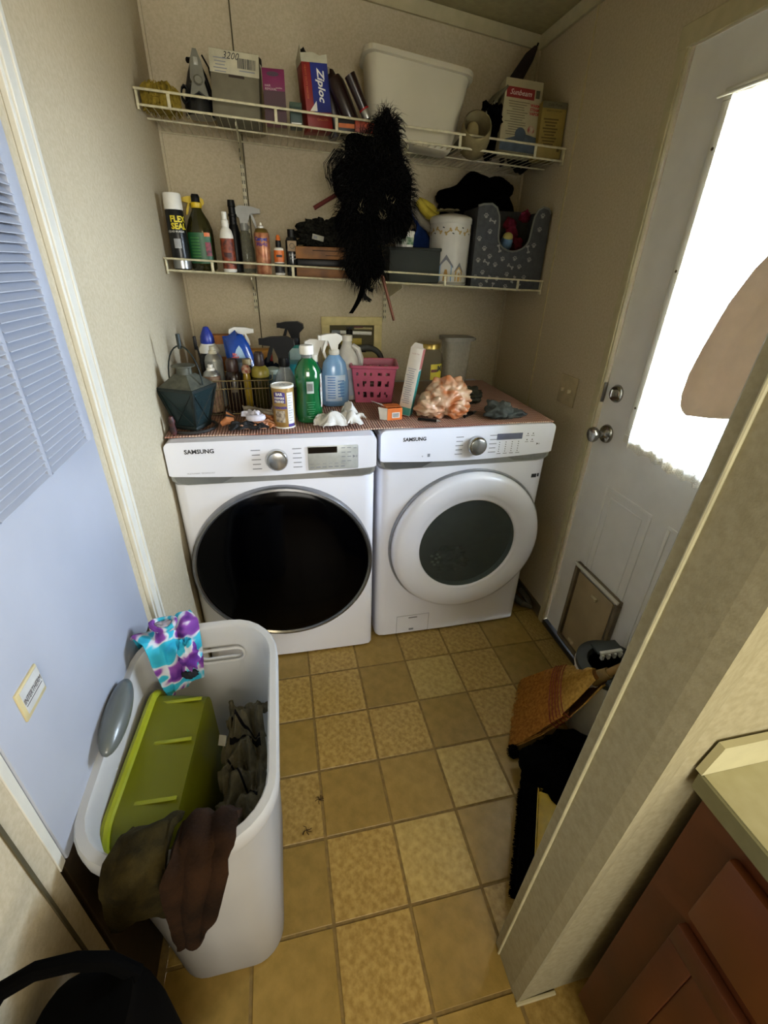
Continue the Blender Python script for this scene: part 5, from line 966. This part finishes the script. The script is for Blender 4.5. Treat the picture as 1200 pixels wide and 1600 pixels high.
def crump(c, r, seed, u=56, v=36, amp=.3, flat=None):
    g = M(); g.sphere(c, r, u, v, amp, 4, seed, flat)
    for vv in g.bm.verts:
        d = vv.co-Vector(c); n3 = noise.noise(Vector((vv.co.x*26, vv.co.y*26, vv.co.z*48))+Vector((seed, 0, 0))); vv.co += d.normalized()*(abs(n3)*.022-.005) if d.length > 1e-6 else Vector((0, 0, 0))
    return g
fin('bag', crump((.012, 0, .066), (.088, .068, .078), 41, 90, 60, .10, -.064), plast, t, 80); fin('bag_end', crump((-.050, -.022, .040), (.060, .048, .050), 43, 70, 46, .12, -.038), plast, t, 80); fin('bag_tail', crump((.040, -.045, .030), (.055, .030, .034), 45, 60, 40, .12, -.028), plast, t, 80)
t = T('marker_pen', 'black pen lying on the runner in front of the plastic bag', 'pen', (.905, .075, ZT+.006), (0, 0, R(-28))); fin('barrel', M().cyl((-.042, 0, 0), (.028, 0, 0), .0055, n=12), blackp, t); fin('tip', M().cyl((.028, 0, 0), (.042, 0, 0), .0055, .0015, 12), alu, t)
t = T('hand_tool', 'black pliers lying on the runner right of the plastic bag', 'pliers', (1.092, .130, ZT+.007), (0, 0, R(35))); fin('handle', M().tube([(-.055, -.004, 0), (-.02, .0, .002), (.01, .004, 0)], .0065, 8), blackp, t); fin('handle', M().tube([(-.045, .022, 0), (-.015, .014, .002), (.01, .004, 0)], .0065, 8), blackp, t); fin('jaws', M().cyl((.01, .004, 0), (.042, .006, 0), .007, .003, 8), mat('steel', '#6c6c6a', .3, .9), t)
t = T('dark_pouch', 'dark grey lumpy pouch behind the plastic bag', 'pouch', (1.135, .300, ZT)); fin('pouch', M().sphere((0, 0, .032), (.06, .05, .036), 28, 18, .25, 8, 51, -.031), mat('pouch_greygreen', '#35352c', .9), t)
t = T('grey_sock', 'crumpled grey sock at the right end of the runner', 'sock', (1.212, .100, ZT)); 
g = crump((-.025, 0, .024), (.055, .045, .034), 61, 48, 30, .25, -.023); fin('sock', g, mat('sock_grey', '#4d5251', .95, var=.1, scale=60, bump=.8), t, 80); g = crump((.030, -.012, .014), (.055, .026, .016), 63, 40, 24, .2, -.013); fin('toe', g, mat('sock_grey', '#4d5251', .95), t, 80)
def drape(cx, cy, wx, wy, h, seed, rot, thick=.003, n=46, fr=18):
    q = Matrix.Rotation(rot, 3, 'Z')
    def f(u, v):
        a, b_ = (u-.5)*wx, (v-.5)*wy; e = min(u, 1-u, v, 1-v)*2
        z = h*(.30+.9*abs(noise.noise((a*fr, b_*fr, seed)))+.25*noise.noise((a*fr*2.2, b_*fr*2.2, seed+5)))*(min(1, .35+e*1.6)); wob = .010*noise.noise((u*5, v*5, seed+9)); p = q @ Vector((a+wob, b_+.014*noise.noise((u*6, v*6, seed+3)), max(z, .001)+.002)); return (p.x+cx, p.y+cy, p.z)
    return M().grid(f, n, n, thick)
t = T('white_rag', 'crumpled white rag at the front between the two machines', 'rag', (.575, .085, ZT)); rg = mat('rag_white', '#c2bfb8', .95, var=.03, bump=.5)
fin('rag', drape(-.005, .005, .150, .105, .062, 2.2, R(14)), rg, t, 70); fin('upper_fold', drape(.038, .020, .085, .085, .085, 7.7, R(40)), rg, t, 70); fin('left_fold', drape(-.055, -.004, .07, .06, .045, 9.1, R(-10)), rg, t, 70)
t = T('work_gloves', 'orange and black work gloves in front of the wire caddy', 'gloves', (.270, .080, ZT)); t.scale = (1.12, 1.05, 1.5); og = mat('glove_orange', '#a8683a', .8, var=.08); bg_ = mat('glove_black', '#0d0c0c', .8)
fin('palm', drape(.030, .030, .100, .085, .030, 3.3, R(-12)), og, t, 70); fin('cuff', drape(-.005, -.012, .115, .040, .030, 4.3, R(4)), bg_, t, 70)
for k in range(4): fin('finger', M().tube([(-.050, .008+.010*k, .016), (-.068, .002+.013*k, .020+.003*k), (-.085+.004*k, .0+.014*k, .012)], [.009, .009, .006], 10), bg_ if k % 2 else og, t)
fin('pink_edge', drape(.02, -.004, .100, .028, .030, 6.3, R(6)), mat('glove_peach', '#b98a6e', .8), t, 70)
t = T('white_roll', 'small folded white cloth strap on top of the gloves', 'cloth', (.290, .075, ZT+.030)); fin('roll', M().lathe([(.0, 0), (.026, 0), (.030, .006), (.028, .016), (.020, .020), (.016, .015), (0, .014)], 24, sq=(1.1, .7)), mat('strap_white', '#c5c2cc', .8), t); fin('fold', drape(-.012, .018, .060, .035, .040, 8.8, R(-30)), mat('strap_white', '#c5c2cc', .8), t, 70)
t = T('clear_film', 'crumpled clear plastic film standing behind the white strap', 'plastic film', (.300, .145, ZT)); fin('film', M().grid(lambda u, v: (-.045+.10*u-.01*v, .01*noise.noise((u*5, v*5, 3))-.012*v, .005+.062*v*(1-.35*u)+.006*noise.noise((u*6, v*6, 8))), 16, 10), clear('film_clear', '#b9b09a', .35, .3), t, 60)

# ---------------------------------------------------------------- laundry hamper with things in it
hm = mat('hamper_white', '#d2d1d0', .38, var=.02, scale=6); HZ = .69
nt = hm.node_tree; ht = nt.nodes.new('ShaderNodeBsdfTranslucent'); ht.inputs[0].default_value = lin('#dcdcd8'); hx = nt.nodes.new('ShaderNodeMixShader'); hx.inputs[0].default_value = .38
nt.links.new(nt.nodes['Principled BSDF'].outputs[0], hx.inputs[1]); nt.links.new(ht.outputs[0], hx.inputs[2]); nt.links.new(hx.outputs[0], nt.nodes['Material Output'].inputs['Surface'])
t = T('laundry_hamper', 'tall white plastic laundry hamper holding a green bin and towels', 'laundry hamper', (0, 0, 0))
def hring(cx, cy, w_, d_, r, z, n=7): return [(cx+a, cy+b_, z) for a, b_ in rr_(w_, d_, r, n)]
def rimz(y): # raised at both short ends, dipping along the long sides
    u = (y+.81)/.25; return HZ-.006+.022*max(0, u)**2+.004*max(0, -u)**2
NR = 32; secs = []
def sec(w_, d_, r, z, dz=0, top=False, cx=.163, cy=-.811):
    rg_ = hring(cx, cy, w_, d_, r, z)
    return [(a, b_, rimz(b_)+dz if top else c_) for a, b_, c_ in rg_]
S = [sec(.235, .385, .06, .004, cy=-.80), sec(.245, .395, .07, .012, cy=-.80), sec(.262, .425, .085, .25, cy=-.803), sec(.285, .460, .095, .52, cy=-.808), sec(.295, .478, .10, .63, cy=-.810),
     sec(.300, .486, .10, 0, -.040, True), sec(.322, .510, .11, 0, -.042, True), sec(.330, .518, .115, 0, -.030, True), sec(.330, .518, .115, 0, -.006, True), sec(.322, .510, .11, 0, .0, True), sec(.296, .484, .10, 0, .0, True), sec(.288, .476, .096, 0, -.006, True),
     sec(.276, .455, .09, .52, cy=-.808), sec(.252, .415, .08, .25, cy=-.803), sec(.235, .385, .06, .02, cy=-.80)]
n_ = len(S[0]); vs = [v for s_ in S for v in s_]; fs = []
def hole(k, i):
    # hand hole in the far (dryer side) short wall: ring indices whose points sit at max y
    a, b_ = vs[k*n_+i], vs[k*n_+(i+1) % n_]; mx_, my_ = (a[0]+b_[0])/2, (a[1]+b_[1])/2; return False
for k in range(len(S)-1):
    for i in range(n_): fs.append((k*n_+i, k*n_+(i+1) % n_, (k+1)*n_+(i+1) % n_, (k+1)*n_+i))
fs += [tuple(range(n_)), tuple(range((len(S)-1)*n_, len(S)*n_))]
body = fin('body', M()._add(vs, fs), hm, t, 50)
# cut the hand holes with a real opening
def cutter(c, sx, sy, sz):
    g = M(); g.prism([(a, b_) for a, b_ in rr_(sx, sz, sz*.45, 6)], -sy/2, sy/2, 'y', None, c); o = fin('cutter', g, hm, None, 0); md = body.modifiers.new('b', 'BOOLEAN'); md.object = o; md.operation = 'DIFFERENCE'; md.solver = 'EXACT'; return o
ct = [cutter((.185, -.575, .622), .105, .12, .034), cutter((.163, -1.05, .600), .11, .12, .036)]
bpy.context.view_layer.update(); dg = bpy.context.evaluated_depsgraph_get(); nm_ = bpy.data.meshes.new_from_object(body.evaluated_get(dg)); body.modifiers.clear(); body.data = nm_
for o in ct: bpy.data.objects.remove(o)
nm_.set_sharp_from_angle(angle=R(50))
fin('grip_ridge', M().tube([(.185+a, -.5885, .622+b_) for a, b_ in rr_(.112, .042, .020, 5)], .004, 8, True), hm, t)
gm = mat('grip_grey', '#555a58', .3, var=.02, coat=.2)
g = M(); g.sphere((0, 0, 0), (.024, .088, .026), 24, 20); o = fin('side_grip', g, gm, t, 60); o.location = (.024, -.800, .712); o.rotation_euler = (0, R(-12), R(3))
fin('sticker', M().lathe([(0, 0), (.022, 0), (.022, .0006), (0, .0006)], 24, (.100, -.5945, .660), Matrix.Rotation(R(90), 3, 'X'), sq=(1, .8)), mat('sticker_grey', '#a3a29c', .5, var=.3, scale=120), t, 0)
fin('vent_slots', M().box((.288, -.5985, .645), (.002, .002, .040)).box((.282, -.5975, .645), (.002, .002, .040)), mat('slot_grey', '#7d7d80', .6), t, 0)
cxg = .118
t = T('green_bin', 'translucent olive green plastic bin standing on end in the hamper', 'bin', (.122, -.830, .13), (0, R(-3), R(-4)))
gm2 = bpy.data.materials.new('bin_green_plastic'); gm2.use_nodes = True; nt = gm2.node_tree; b = nt.nodes['Principled BSDF']; b.inputs['Base Color'].default_value = lin('#76780c'); b.inputs['Roughness'].default_value = .35; b.inputs['Subsurface Weight'].default_value = 0
tl_ = nt.nodes.new('ShaderNodeBsdfTranslucent'); tl_.inputs[0].default_value = lin('#8c9210'); mx = nt.nodes.new('ShaderNodeMixShader'); nz = nt.nodes.new('ShaderNodeTexNoise'); nz.inputs['Scale'].default_value = 3
mr = nt.nodes.new('ShaderNodeMapRange'); mr.inputs['To Min'].default_value = .2; mr.inputs['To Max'].default_value = .4; nt.links.new(nz.outputs['Fac'], mr.inputs['Value']); nt.links.new(mr.outputs['Result'], mx.inputs[0]); nt.links.new(b.outputs[0], mx.inputs[1]); nt.links.new(tl_.outputs[0], mx.inputs[2]); nt.links.new(mx.outputs[0], nt.nodes['Material Output'].inputs['Surface'])
# bin on its long side edge: opening faces -x (wall side), base panel faces +x
g = M(); vs = []
for (xx_, ly, hz, r) in ((-.060, .345, .500, .05), (-.060, .330, .490, .045), (.0, .318, .480, .045), (.056, .300, .466, .04)):
    for a, b_ in rr_(ly, hz, r, 5): vs.append((xx_, a, .250+b_))
n2 = 24; g._add(vs, [(k*n2+i, k*n2+(i+1) % n2, (k+1)*n2+(i+1) % n2, (k+1)*n2+i) for k in range(3) for i in range(n2)]+[tuple(range(3*n2, 4*n2))])
def taper(g):
    for v in g.bm.verts: k = min(1, max(0, v.co.z/.32)); v.co.y *= .80+.20*k; v.co.x = .010+(v.co.x-.010)*(.80+.20*k)
    return g
fin('shell', taper(g), gm2, t, 40); rb = mat('bin_rim_lime', '#8f9416', .35, var=.03)
g = M(); g.tube([(-.058, a, .250+b_) for a, b_ in rr_(.342, .496, .05, 5)], .009, 8, True); fin('rim', taper(g), rb, t)
for yy in (-.10, .02, .12): fin('rib', M().box((-.0, yy, .4905), (.100, .008, .003), .001), rb, t)
tw = mat('towel_grey', '#6f6a58', .95, var=.1, scale=40, bump=1, bscale=300); tk = mat('towel_stripe', '#15151a', .95)
t = T('striped_towel', 'crumpled grey towel with black stripes beside the green bin', 'towel', (.240, -.795, .05))
def tow(u, v): 
    a = (u-.5)*.088; b_ = (v-.5)*.26; return (a+.008*noise.noise((u*3, v*3, 1)), b_+.014*noise.noise((u*3, v*3, 4)), .415+.05*v+.075*abs(noise.noise((u*2.3, v*4.1, 2)))+.030*noise.noise((u*6, v*8, 7)))
fin('towel', M().grid(tow, 50, 70, .012), tw, t, 70)
for q, (v0, v1) in enumerate(((.62, .66), (.74, .775), (.30, .33))):
    fin('stripe', M().grid(lambda u, v: tuple(Vector(tow(.08+.80*u, v0+.03*math.sin(u*3+q)+(v1-v0)*v-.2*(u-.5)*(q+1)*.5))+Vector((0, 0, .0025))), 40, 2), tk, t, 70)
fin('towel_bulk', M().sphere((-.005, 0, .22), (.038, .12, .20), 30, 22, .15, 6, 71), tw, t, 70); fin('care_tag', M().box((-.045, .02, .500), (.016, .026, .001), rot=Matrix.Rotation(.5, 3, 'Y')), mat('care_tag', '#a9a698', .8), t, 0)
t = T('grey_cloth', 'rumpled grey-brown cloth under the striped towel at the near end of the hamper', 'cloth', (.222, -.925, .36)); fin('cloth', M().grid(lambda u, v: ((u-.5)*.085, (v-.5)*.10, .10+.05*abs(noise.noise((u*4, v*4, 5)))+.02*noise.noise((u*9, v*9, 2))), 30, 30, .01), mat('cloth_greybrown', '#57503f', .95, bump=1), t, 70); fin('bulk', M().sphere((0, 0, .02), (.042, .045, .085), 20, 14, .15, 6, 5), mat('cloth_greybrown', '#57503f', .95), t)

# tie-dye garment over the far left corner of the hamper
td = bpy.data.materials.new('tie_dye'); td.use_nodes = True; nt = td.node_tree; b = nt.nodes['Principled BSDF']; b.inputs['Roughness'].default_value = .9
tc = nt.nodes.new('ShaderNodeTexCoord'); n1 = nt.nodes.new('ShaderNodeTexNoise'); n1.inputs['Scale'].default_value = 13; n1.inputs['Distortion'].default_value = .8; nt.links.new(tc.outputs['Object'], n1.inputs['Vector'])
r1 = nt.nodes.new('ShaderNodeValToRGB'); cr__ = r1.color_ramp; cr__.elements[0].position = .34; cr__.elements[0].color = lin('#4a1472'); cr__.elements[1].position = .62; cr__.elements[1].color = lin('#118fae')
for p_, c_ in ((.42, '#7a3f92'), (.455, '#b9b0c0'), (.485, '#b4c0c6'), (.51, '#2a9fb8'), (.72, '#0d6f96')): e = cr__.elements.new(p_); e.color = lin(c_)
nt.links.new(n1.outputs['Fac'], r1.inputs['Fac']); nt.links.new(r1.outputs['Color'], b.inputs['Base Color'])
t = T('tie_dye_top', 'turquoise, purple and white tie-dye garment over the hamper corner', 'garment', (.070, -.585, .715))
def tdf(u, v):
    # u across, v from outside over the rim down into the hamper
    path = [(-.028, .045, -.075), (-.020, .030, -.01), (-.004, .010, .022), (.022, -.022, .020), (.030, -.042, -.03), (.034, -.050, -.085), (.036, -.054, -.125)]
    k = v*(len(path)-1); i = min(int(k), len(path)-2); f_ = k-i; p = Vector(path[i])*(1-f_)+Vector(path[i+1])*f_
    wdt = .13*(1-.45*max(0, v-.35)); fold = .009*math.sin(u*16+v*3)+.006*noise.noise((u*6, v*6, 3)); d_ = Vector((.80, .60, 0)); nrm = Vector((-.3, -.5, .7)); return tuple(p+d_*(u-.5)*wdt+nrm*fold)
fin('fabric', M().grid(tdf, 50, 50, .0025), td, t, 70)
g = M(); g.tube([(.005+.026*math.cos(a*.5236), -.008+.020*math.sin(a*.5236), .036+.004*math.cos(a)) for a in range(12)], .006, 8, True); fin('arm_band', g, td, t)
fin('white_lining', M().sphere((.005, -.010, .028), (.024, .018, .012), 16, 10, .2), mat('lining_pale', '#a9a4ae', .9), t)
g = M(); g.sphere((.055, -.055, -.03), (.024, .020, .045), 24, 18, .3, 7, 4); fin('gathered_fold', g, td, t, 70); fin('dark_band', M().sphere((.052, -.060, -.078), (.018, .015, .012), 16, 10, .2), mat('band_charcoal', '#222428', .9), t)

# brown plush cloth over the near rim
pl_ = mat('plush_brown', '#2a190c', .95, var=.2, scale=14, bump=.8, col2='#180d05')
t = T('brown_plush_cloth', 'dark brown plush cloth draped over the near rim of the hamper', 'cloth', (.205, -1.072, .69))
def plf(u, v):
    path = [(.0, .075, -.03), (.0, .045, .020), (0, .010, .034), (0, -.018, .026), (0, -.024, -.03), (0, -.022, -.10), (0, -.014, -.17), (0, -.006, -.225)]
    k = v*(len(path)-1); i = min(int(k), len(path)-2); f_ = k-i; p = Vector(path[i])*(1-f_)+Vector(path[i+1])*f_
    wdt = .088*(1 if v < .45 else max(.45, 1-1.1*(v-.45))); return (.014+p.x+(u-.5)*wdt-.085*max(0, v-.35), p.y-.012*abs(math.sin(u*7+1))-.006*noise.noise((u*4, v*6, 1)), p.z+.010*noise.noise((u*4, v*4, 9)))
fin('hanging_fold', M().grid(plf, 36, 60, .012), pl_, t, 70)
def plg(u, v):
    path = [(0, .055, .0), (0, .030, .026), (0, .0, .030), (0, -.024, .012), (0, -.030, -.03), (0, -.030, -.075)]
    k = v*(len(path)-1); i = min(int(k), len(path)-2); f_ = k-i; p = Vector(path[i])*(1-f_)+Vector(path[i+1])*f_
    return (-.070+(u-.5)*.078-.014*v, p.y-.006*math.sin(u*5)-.004*noise.noise((u*5, v*5, 3)), p.z+.030*v-.035*abs(u-.45)*2*v+.006*noise.noise((u*4, v*4, 2)))
fin('side_fold', M().grid(plg, 30, 40, .012), mat('plush_olive', '#2f270e', .95, var=.2, bump=.8), t, 70)

# black bag at the lower left
t = T('black_tote', 'black bag with looped strap standing in the lower left corner', 'bag', (.075, -1.235, 0))
g = M(); vs = []; 
for sx, sy, z_, dx in ((.11, .12, 0, .0), (.15, .16, .02, .0), (.165, .175, .30, .005), (.165, .165, .55, .012), (.15, .15, .64, .018), (.11, .11, .700, .030), (.055, .07, .738, .060)):
    for k in range(24): a = 6.283*k/24; vs.append((dx+sx/2*math.copysign(abs(math.cos(a))**.7, math.cos(a)), sy/2*math.copysign(abs(math.sin(a))**.7, math.sin(a)), z_))
g._add(vs, [(k*24+i, k*24+(i+1) % 24, (k+1)*24+(i+1) % 24, (k+1)*24+i) for k in range(6) for i in range(24)]+[tuple(range(24)), tuple(range(144, 168))]); fin('body', g, blackfab, t, 60)
fin('strap', M().tube([(.085, .030, .725), (.062, .035, .762), (.030, .035, .782), (-.010, .035, .782), (-.045, .028, .772), (-.062, .015, .752), (-.064, .0, .70), (-.060, .0, .60)], .0095, 10), blackfab, t)

# ---------------------------------------------------------------- broom, bucket, floor things
t = T('straw_broom', 'corn straw broom with red stitching, bristles on the floor by the door', 'broom', (0, 0, 0))
tipA, tipB, neck = Vector((1.085, -.590, .006)), Vector((1.262, -.330, .006)), Vector((1.325, -.620, .345))
random.seed(21); mid = (tipA+tipB)/2; axis = (neck-mid).normalized(); wid = (tipB-tipA); nrm = axis.cross(wid).normalized()
if nrm.z < 0: nrm = -nrm
def bp_(s, u, d):   # s 0 tip .. 1 neck, u -1..1 across, d thickness
    c = mid.lerp(neck, s); prof = [(0, 1.0), (.45, .88), (.62, .72), (.80, .46), (.92, .22), (1, .12)]
    for (a, va), (b_, vb) in zip(prof, prof[1:]):
        if a <= s <= b_: wv = va+(vb-va)*(s-a)/(b_-a); break
    th = .016+.014*min(1, s*1.2); return c+wid*.5*wv*u+nrm*d*th*math.sqrt(max(0, 1-u*u*.8))
straw = mat('straw', '#c48f3e', .8, var=.18, scale=90, col2='#9a6526'); straw2 = mat('straw_gold', '#cca652', .75, var=.15, scale=90, col2='#a37e34')
g = M()
for d_ in (1, -1): g.grid(lambda u, v, d_=d_: tuple(bp_(.12+.88*u, -1+2*v, .8*d_)), 24, 24)
fin('core', g, mat('straw_shadow', '#6a431a', .9, var=.15, scale=70), t, 60)
g = M()
for i in range(1300):
    u0 = random.uniform(-1, 1); d_ = random.choice([1, 1, -1])*random.uniform(.8, 1.05); s0 = random.uniform(-.06, .12); u1 = u0+random.uniform(-.05, .05); pts = [bp_(max(0, s0), u0+random.uniform(-.04, .04), d_*random.uniform(.2, 1.3))+axis*min(0, s0)*.25, bp_(.35, u0, d_), bp_(.62, u1, d_)]
    pts = [p if p.z > .002 else Vector((p.x, p.y, .002)) for p in pts]; g.tube(pts, .0013, 3)
fin('bristles', g, straw, t, 0, kind='stuff')
g = M()
for i in range(600): u0 = random.uniform(-1, 1); d_ = random.choice([1, 1, -1])*random.uniform(.95, 1.1); g.tube([bp_(.60, u0, d_), bp_(.8, u0, d_), bp_(.97, u0, d_*.95)], .0011, 3)
fin('shoulder_straw', g, straw2, t, 0, kind='stuff')
for s_ in (.50, .535, .57, .605, .64):
    fin('stitch_band', M().tube([bp_(s_+.012*math.sin((q % 2)*3.14), math.cos(2*math.pi*q/40), 1.22*math.copysign(1, math.sin(2*math.pi*q/40+.001))) for q in range(40)], .0016, 5, True), mat('stitch_red', '#7d1f14', .7), t, 0)
fin('wire_binding', M().cyl(neck-axis*.035, neck+axis*.03, .024, .017, 16), mat('binding_tan', '#8f7440', .6, var=.15), t); fin('handle', M().cyl(neck+axis*.03, Vector((1.492, -.868, .86)), .012, n=14), mat('handle_wood', '#9a7a44', .5), t)
t = T('plastic_bucket', 'white bucket with dark grey lid frame behind the straw broom', 'bucket', (1.412, -.560, 0)); part_lathe('bucket', [(.085, 0), (.088, .004), (.108, .285), (.113, .29), (.113, .300), (.104, .300), (.102, .285), (.084, .01), (0, .01)], whitep, t, 40)
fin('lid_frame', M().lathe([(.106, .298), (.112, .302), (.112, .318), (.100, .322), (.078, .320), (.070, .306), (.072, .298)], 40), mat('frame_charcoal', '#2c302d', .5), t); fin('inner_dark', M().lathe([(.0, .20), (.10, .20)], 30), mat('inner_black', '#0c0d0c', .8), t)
g = M(); g.box((.028, .042, .326), (.085, .012, .010), .001)
for k in range(4): g.box((-.008+.024*k, .036, .314), (.010, .012, .020), .001)
fin('wringer_comb', g, whitep, t, 0); fin('rear_flap', M().box((.03, .068, .322), (.10, .05, .012), .004), mat('frame_charcoal', '#2c302d', .5), t)
t = T('black_bundle', 'black crumpled bundle on the floor under the straw broom', 'bundle', (1.165, -.735, 0)); 
fin('bundle', crump((0, 0, .050), (.115, .100, .060), 81, 48, 30, .2, -.048), blackfab, t, 80); fin('flap', M().sphere((.10, .06, .03), (.10, .09, .034), 24, 14, .2, 6, 3, -.028), mat('bundle_dim', '#0f0d0a', .95), t)
t = T('black_fluff', 'small black fluff ball at the tip of the straw broom', 'fluff', (1.075, -.615, .018)); g = M(); g.sphere((0, 0, 0), (.016, .024, .016), 14, 10, .3)
for i in range(160): d_ = Vector((random.gauss(0, 1), random.gauss(0, 1), random.gauss(0, 1))).normalized(); g.tube([d_*.012, d_*.024+Vector((0, 0, -.002))], .0006, 3)
fin('fluff', g, blackfab, t, 0)
# push brush with yellow head
t = T('floor_brush', 'floor brush with black bristles and yellow hollow head by the wing wall', 'brush', (.985, -.880, 0), math.atan2(.262, .160))
L_ = .300; g = M(); g.prism([(-L_/2, .018), (L_/2, .018), (L_/2+.004, .045), (L_/2-.03, .060), (-L_/2+.03, .060), (-L_/2-.004, .045)], .000, .010, 'z') if False else None
yh = M(); yh.box((0, -.020, .035), (L_, .006, .060), .002).box((0, -.052, .008), (L_, .058, .006), .002).box((0, -.052, .066), (L_*.86, .058, .005), .002)
for k in range(7): yh.box((-L_/2+.006+k*(L_-.012)/6, -.052, .036), (.005, .056, .056))
fin('yellow_head', yh, mat('brush_yellow', '#a8890f', .45, var=.08), t); fin('yellow_rim', M().tube([(-L_/2, -.080, .010), (-L_/2+.005, -.080, .062), (0, -.084, .072), (L_/2-.005, -.080, .062), (L_/2, -.080, .010)], .005, 8), mat('brush_yellow_bright', '#c9a81c', .4), t)
g = M(); random.seed(4); g.box((0, .002, .035), (L_-.006, .042, .060))
for i in range(1600): x_ = random.uniform(-L_/2, L_/2); z_ = random.uniform(.004, .066); g.tube([(x_, -.018, z_), (x_+random.uniform(-.004, .004), .030+random.uniform(-.004, .006), max(.002, z_+random.uniform(-.006, .004)))], .0009, 3)
fin('bristles', g, blackfab, t, 0, kind='stuff')
t = T('drain_tube', 'grey corrugated tube lying behind the washer corner by the door', 'tube', (1.452, .060, .0)); fin('tube', M().tube([(-.02, .30, .03), (.0, .12, .03), (.02, .03, .03), (.045, .01, .03), (.055, .05, .04), (.05, .12, .05)], .016, 12), mat('tube_grey', '#4a4842', .6), t)
# small debris
for (px_, py_, lab_, s_) in ((.400, -.640, 'dark leaf scrap on the floor beside the hamper', .014), (.355, -.72, 'purple-brown lint scrap on the floor against the hamper', .016)):
    t = T('lint_scrap', lab_, 'lint', (px_, py_, .0035)); g = M(); random.seed(int(px_*100))
    for i in range(8): a = random.uniform(0, 6.28); g.tube([(0, 0, .001), (s_*.5*math.cos(a), s_*.5*math.sin(a), .003), (s_*math.cos(a+.4), s_*math.sin(a+.4), .001)], .0009, 3)
    fin('scrap', g, mat('lint_dark', '#2c1a16', .9), t, 0)

# ---------------------------------------------------------------- kitchen base cabinet and counter at the lower right
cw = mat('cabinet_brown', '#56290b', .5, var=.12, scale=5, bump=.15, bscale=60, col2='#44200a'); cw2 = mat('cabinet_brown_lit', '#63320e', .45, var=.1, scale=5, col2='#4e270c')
t = T('base_cabinet', 'dark brown wooden kitchen base cabinet at the lower right', 'cabinet', (.93, -1.20, 0))
fin('carcass', M().box((.30, -.72, .465), (.596, 1.42, .80)), cw, t, 0); fin('toe_kick', M().box((.335, -.72, .035), (.53, 1.42, .066)), mat('toe_dark', '#1a0f08', .8), t, 0)
def panel_front(y0, y1, z0, z1, nm):
    g = M(); x0 = -.004; st = .045
    g.box((-.008, (y0+y1)/2, z1-st/2), (.016, y1-y0, st), .002).box((-.008, (y0+y1)/2, z0+st/2), (.016, y1-y0, st), .002).box((-.008, y0+st/2, (z0+z1)/2), (.016, st, z1-z0-2*st), .002).box((-.008, y1-st/2, (z0+z1)/2), (.016, st, z1-z0-2*st), .002)
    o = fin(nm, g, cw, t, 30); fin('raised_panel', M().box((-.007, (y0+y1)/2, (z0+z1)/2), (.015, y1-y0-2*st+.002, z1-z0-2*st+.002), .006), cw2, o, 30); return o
yy = -.075
for k in range(3):
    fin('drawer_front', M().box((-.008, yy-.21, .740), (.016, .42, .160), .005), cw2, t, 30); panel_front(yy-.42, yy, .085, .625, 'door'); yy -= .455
lam = mat('laminate_cream', '#a5a284', .45, var=.04, scale=18, col2='#96926f')
t = T('countertop', 'pale cream laminate countertop with grey edge band on the brown cabinet', 'countertop', (.905, -1.205, .8665))
fin('top', M().box((.33, -.72, .0165), (.655, 1.44, .030)), lam, t, 0); fin('edge_band', M().box((-.0, -.72, .0155), (.004, 1.44, .029)), mat('edge_grey', '#6c6b50', .5, var=.06), t, 0)
t = T('backsplash', 'cream laminate backsplash strip along the wing wall above the countertop', 'backsplash', (.905, -1.207, .8985)); fin('strip', M().prism([(-.002, .0), (1.2, .0), (1.2, .054), (.012, .054)], -.002, .008, 'y'), mat('splash_cream', '#b9b593', .4, var=.03), t, 0)
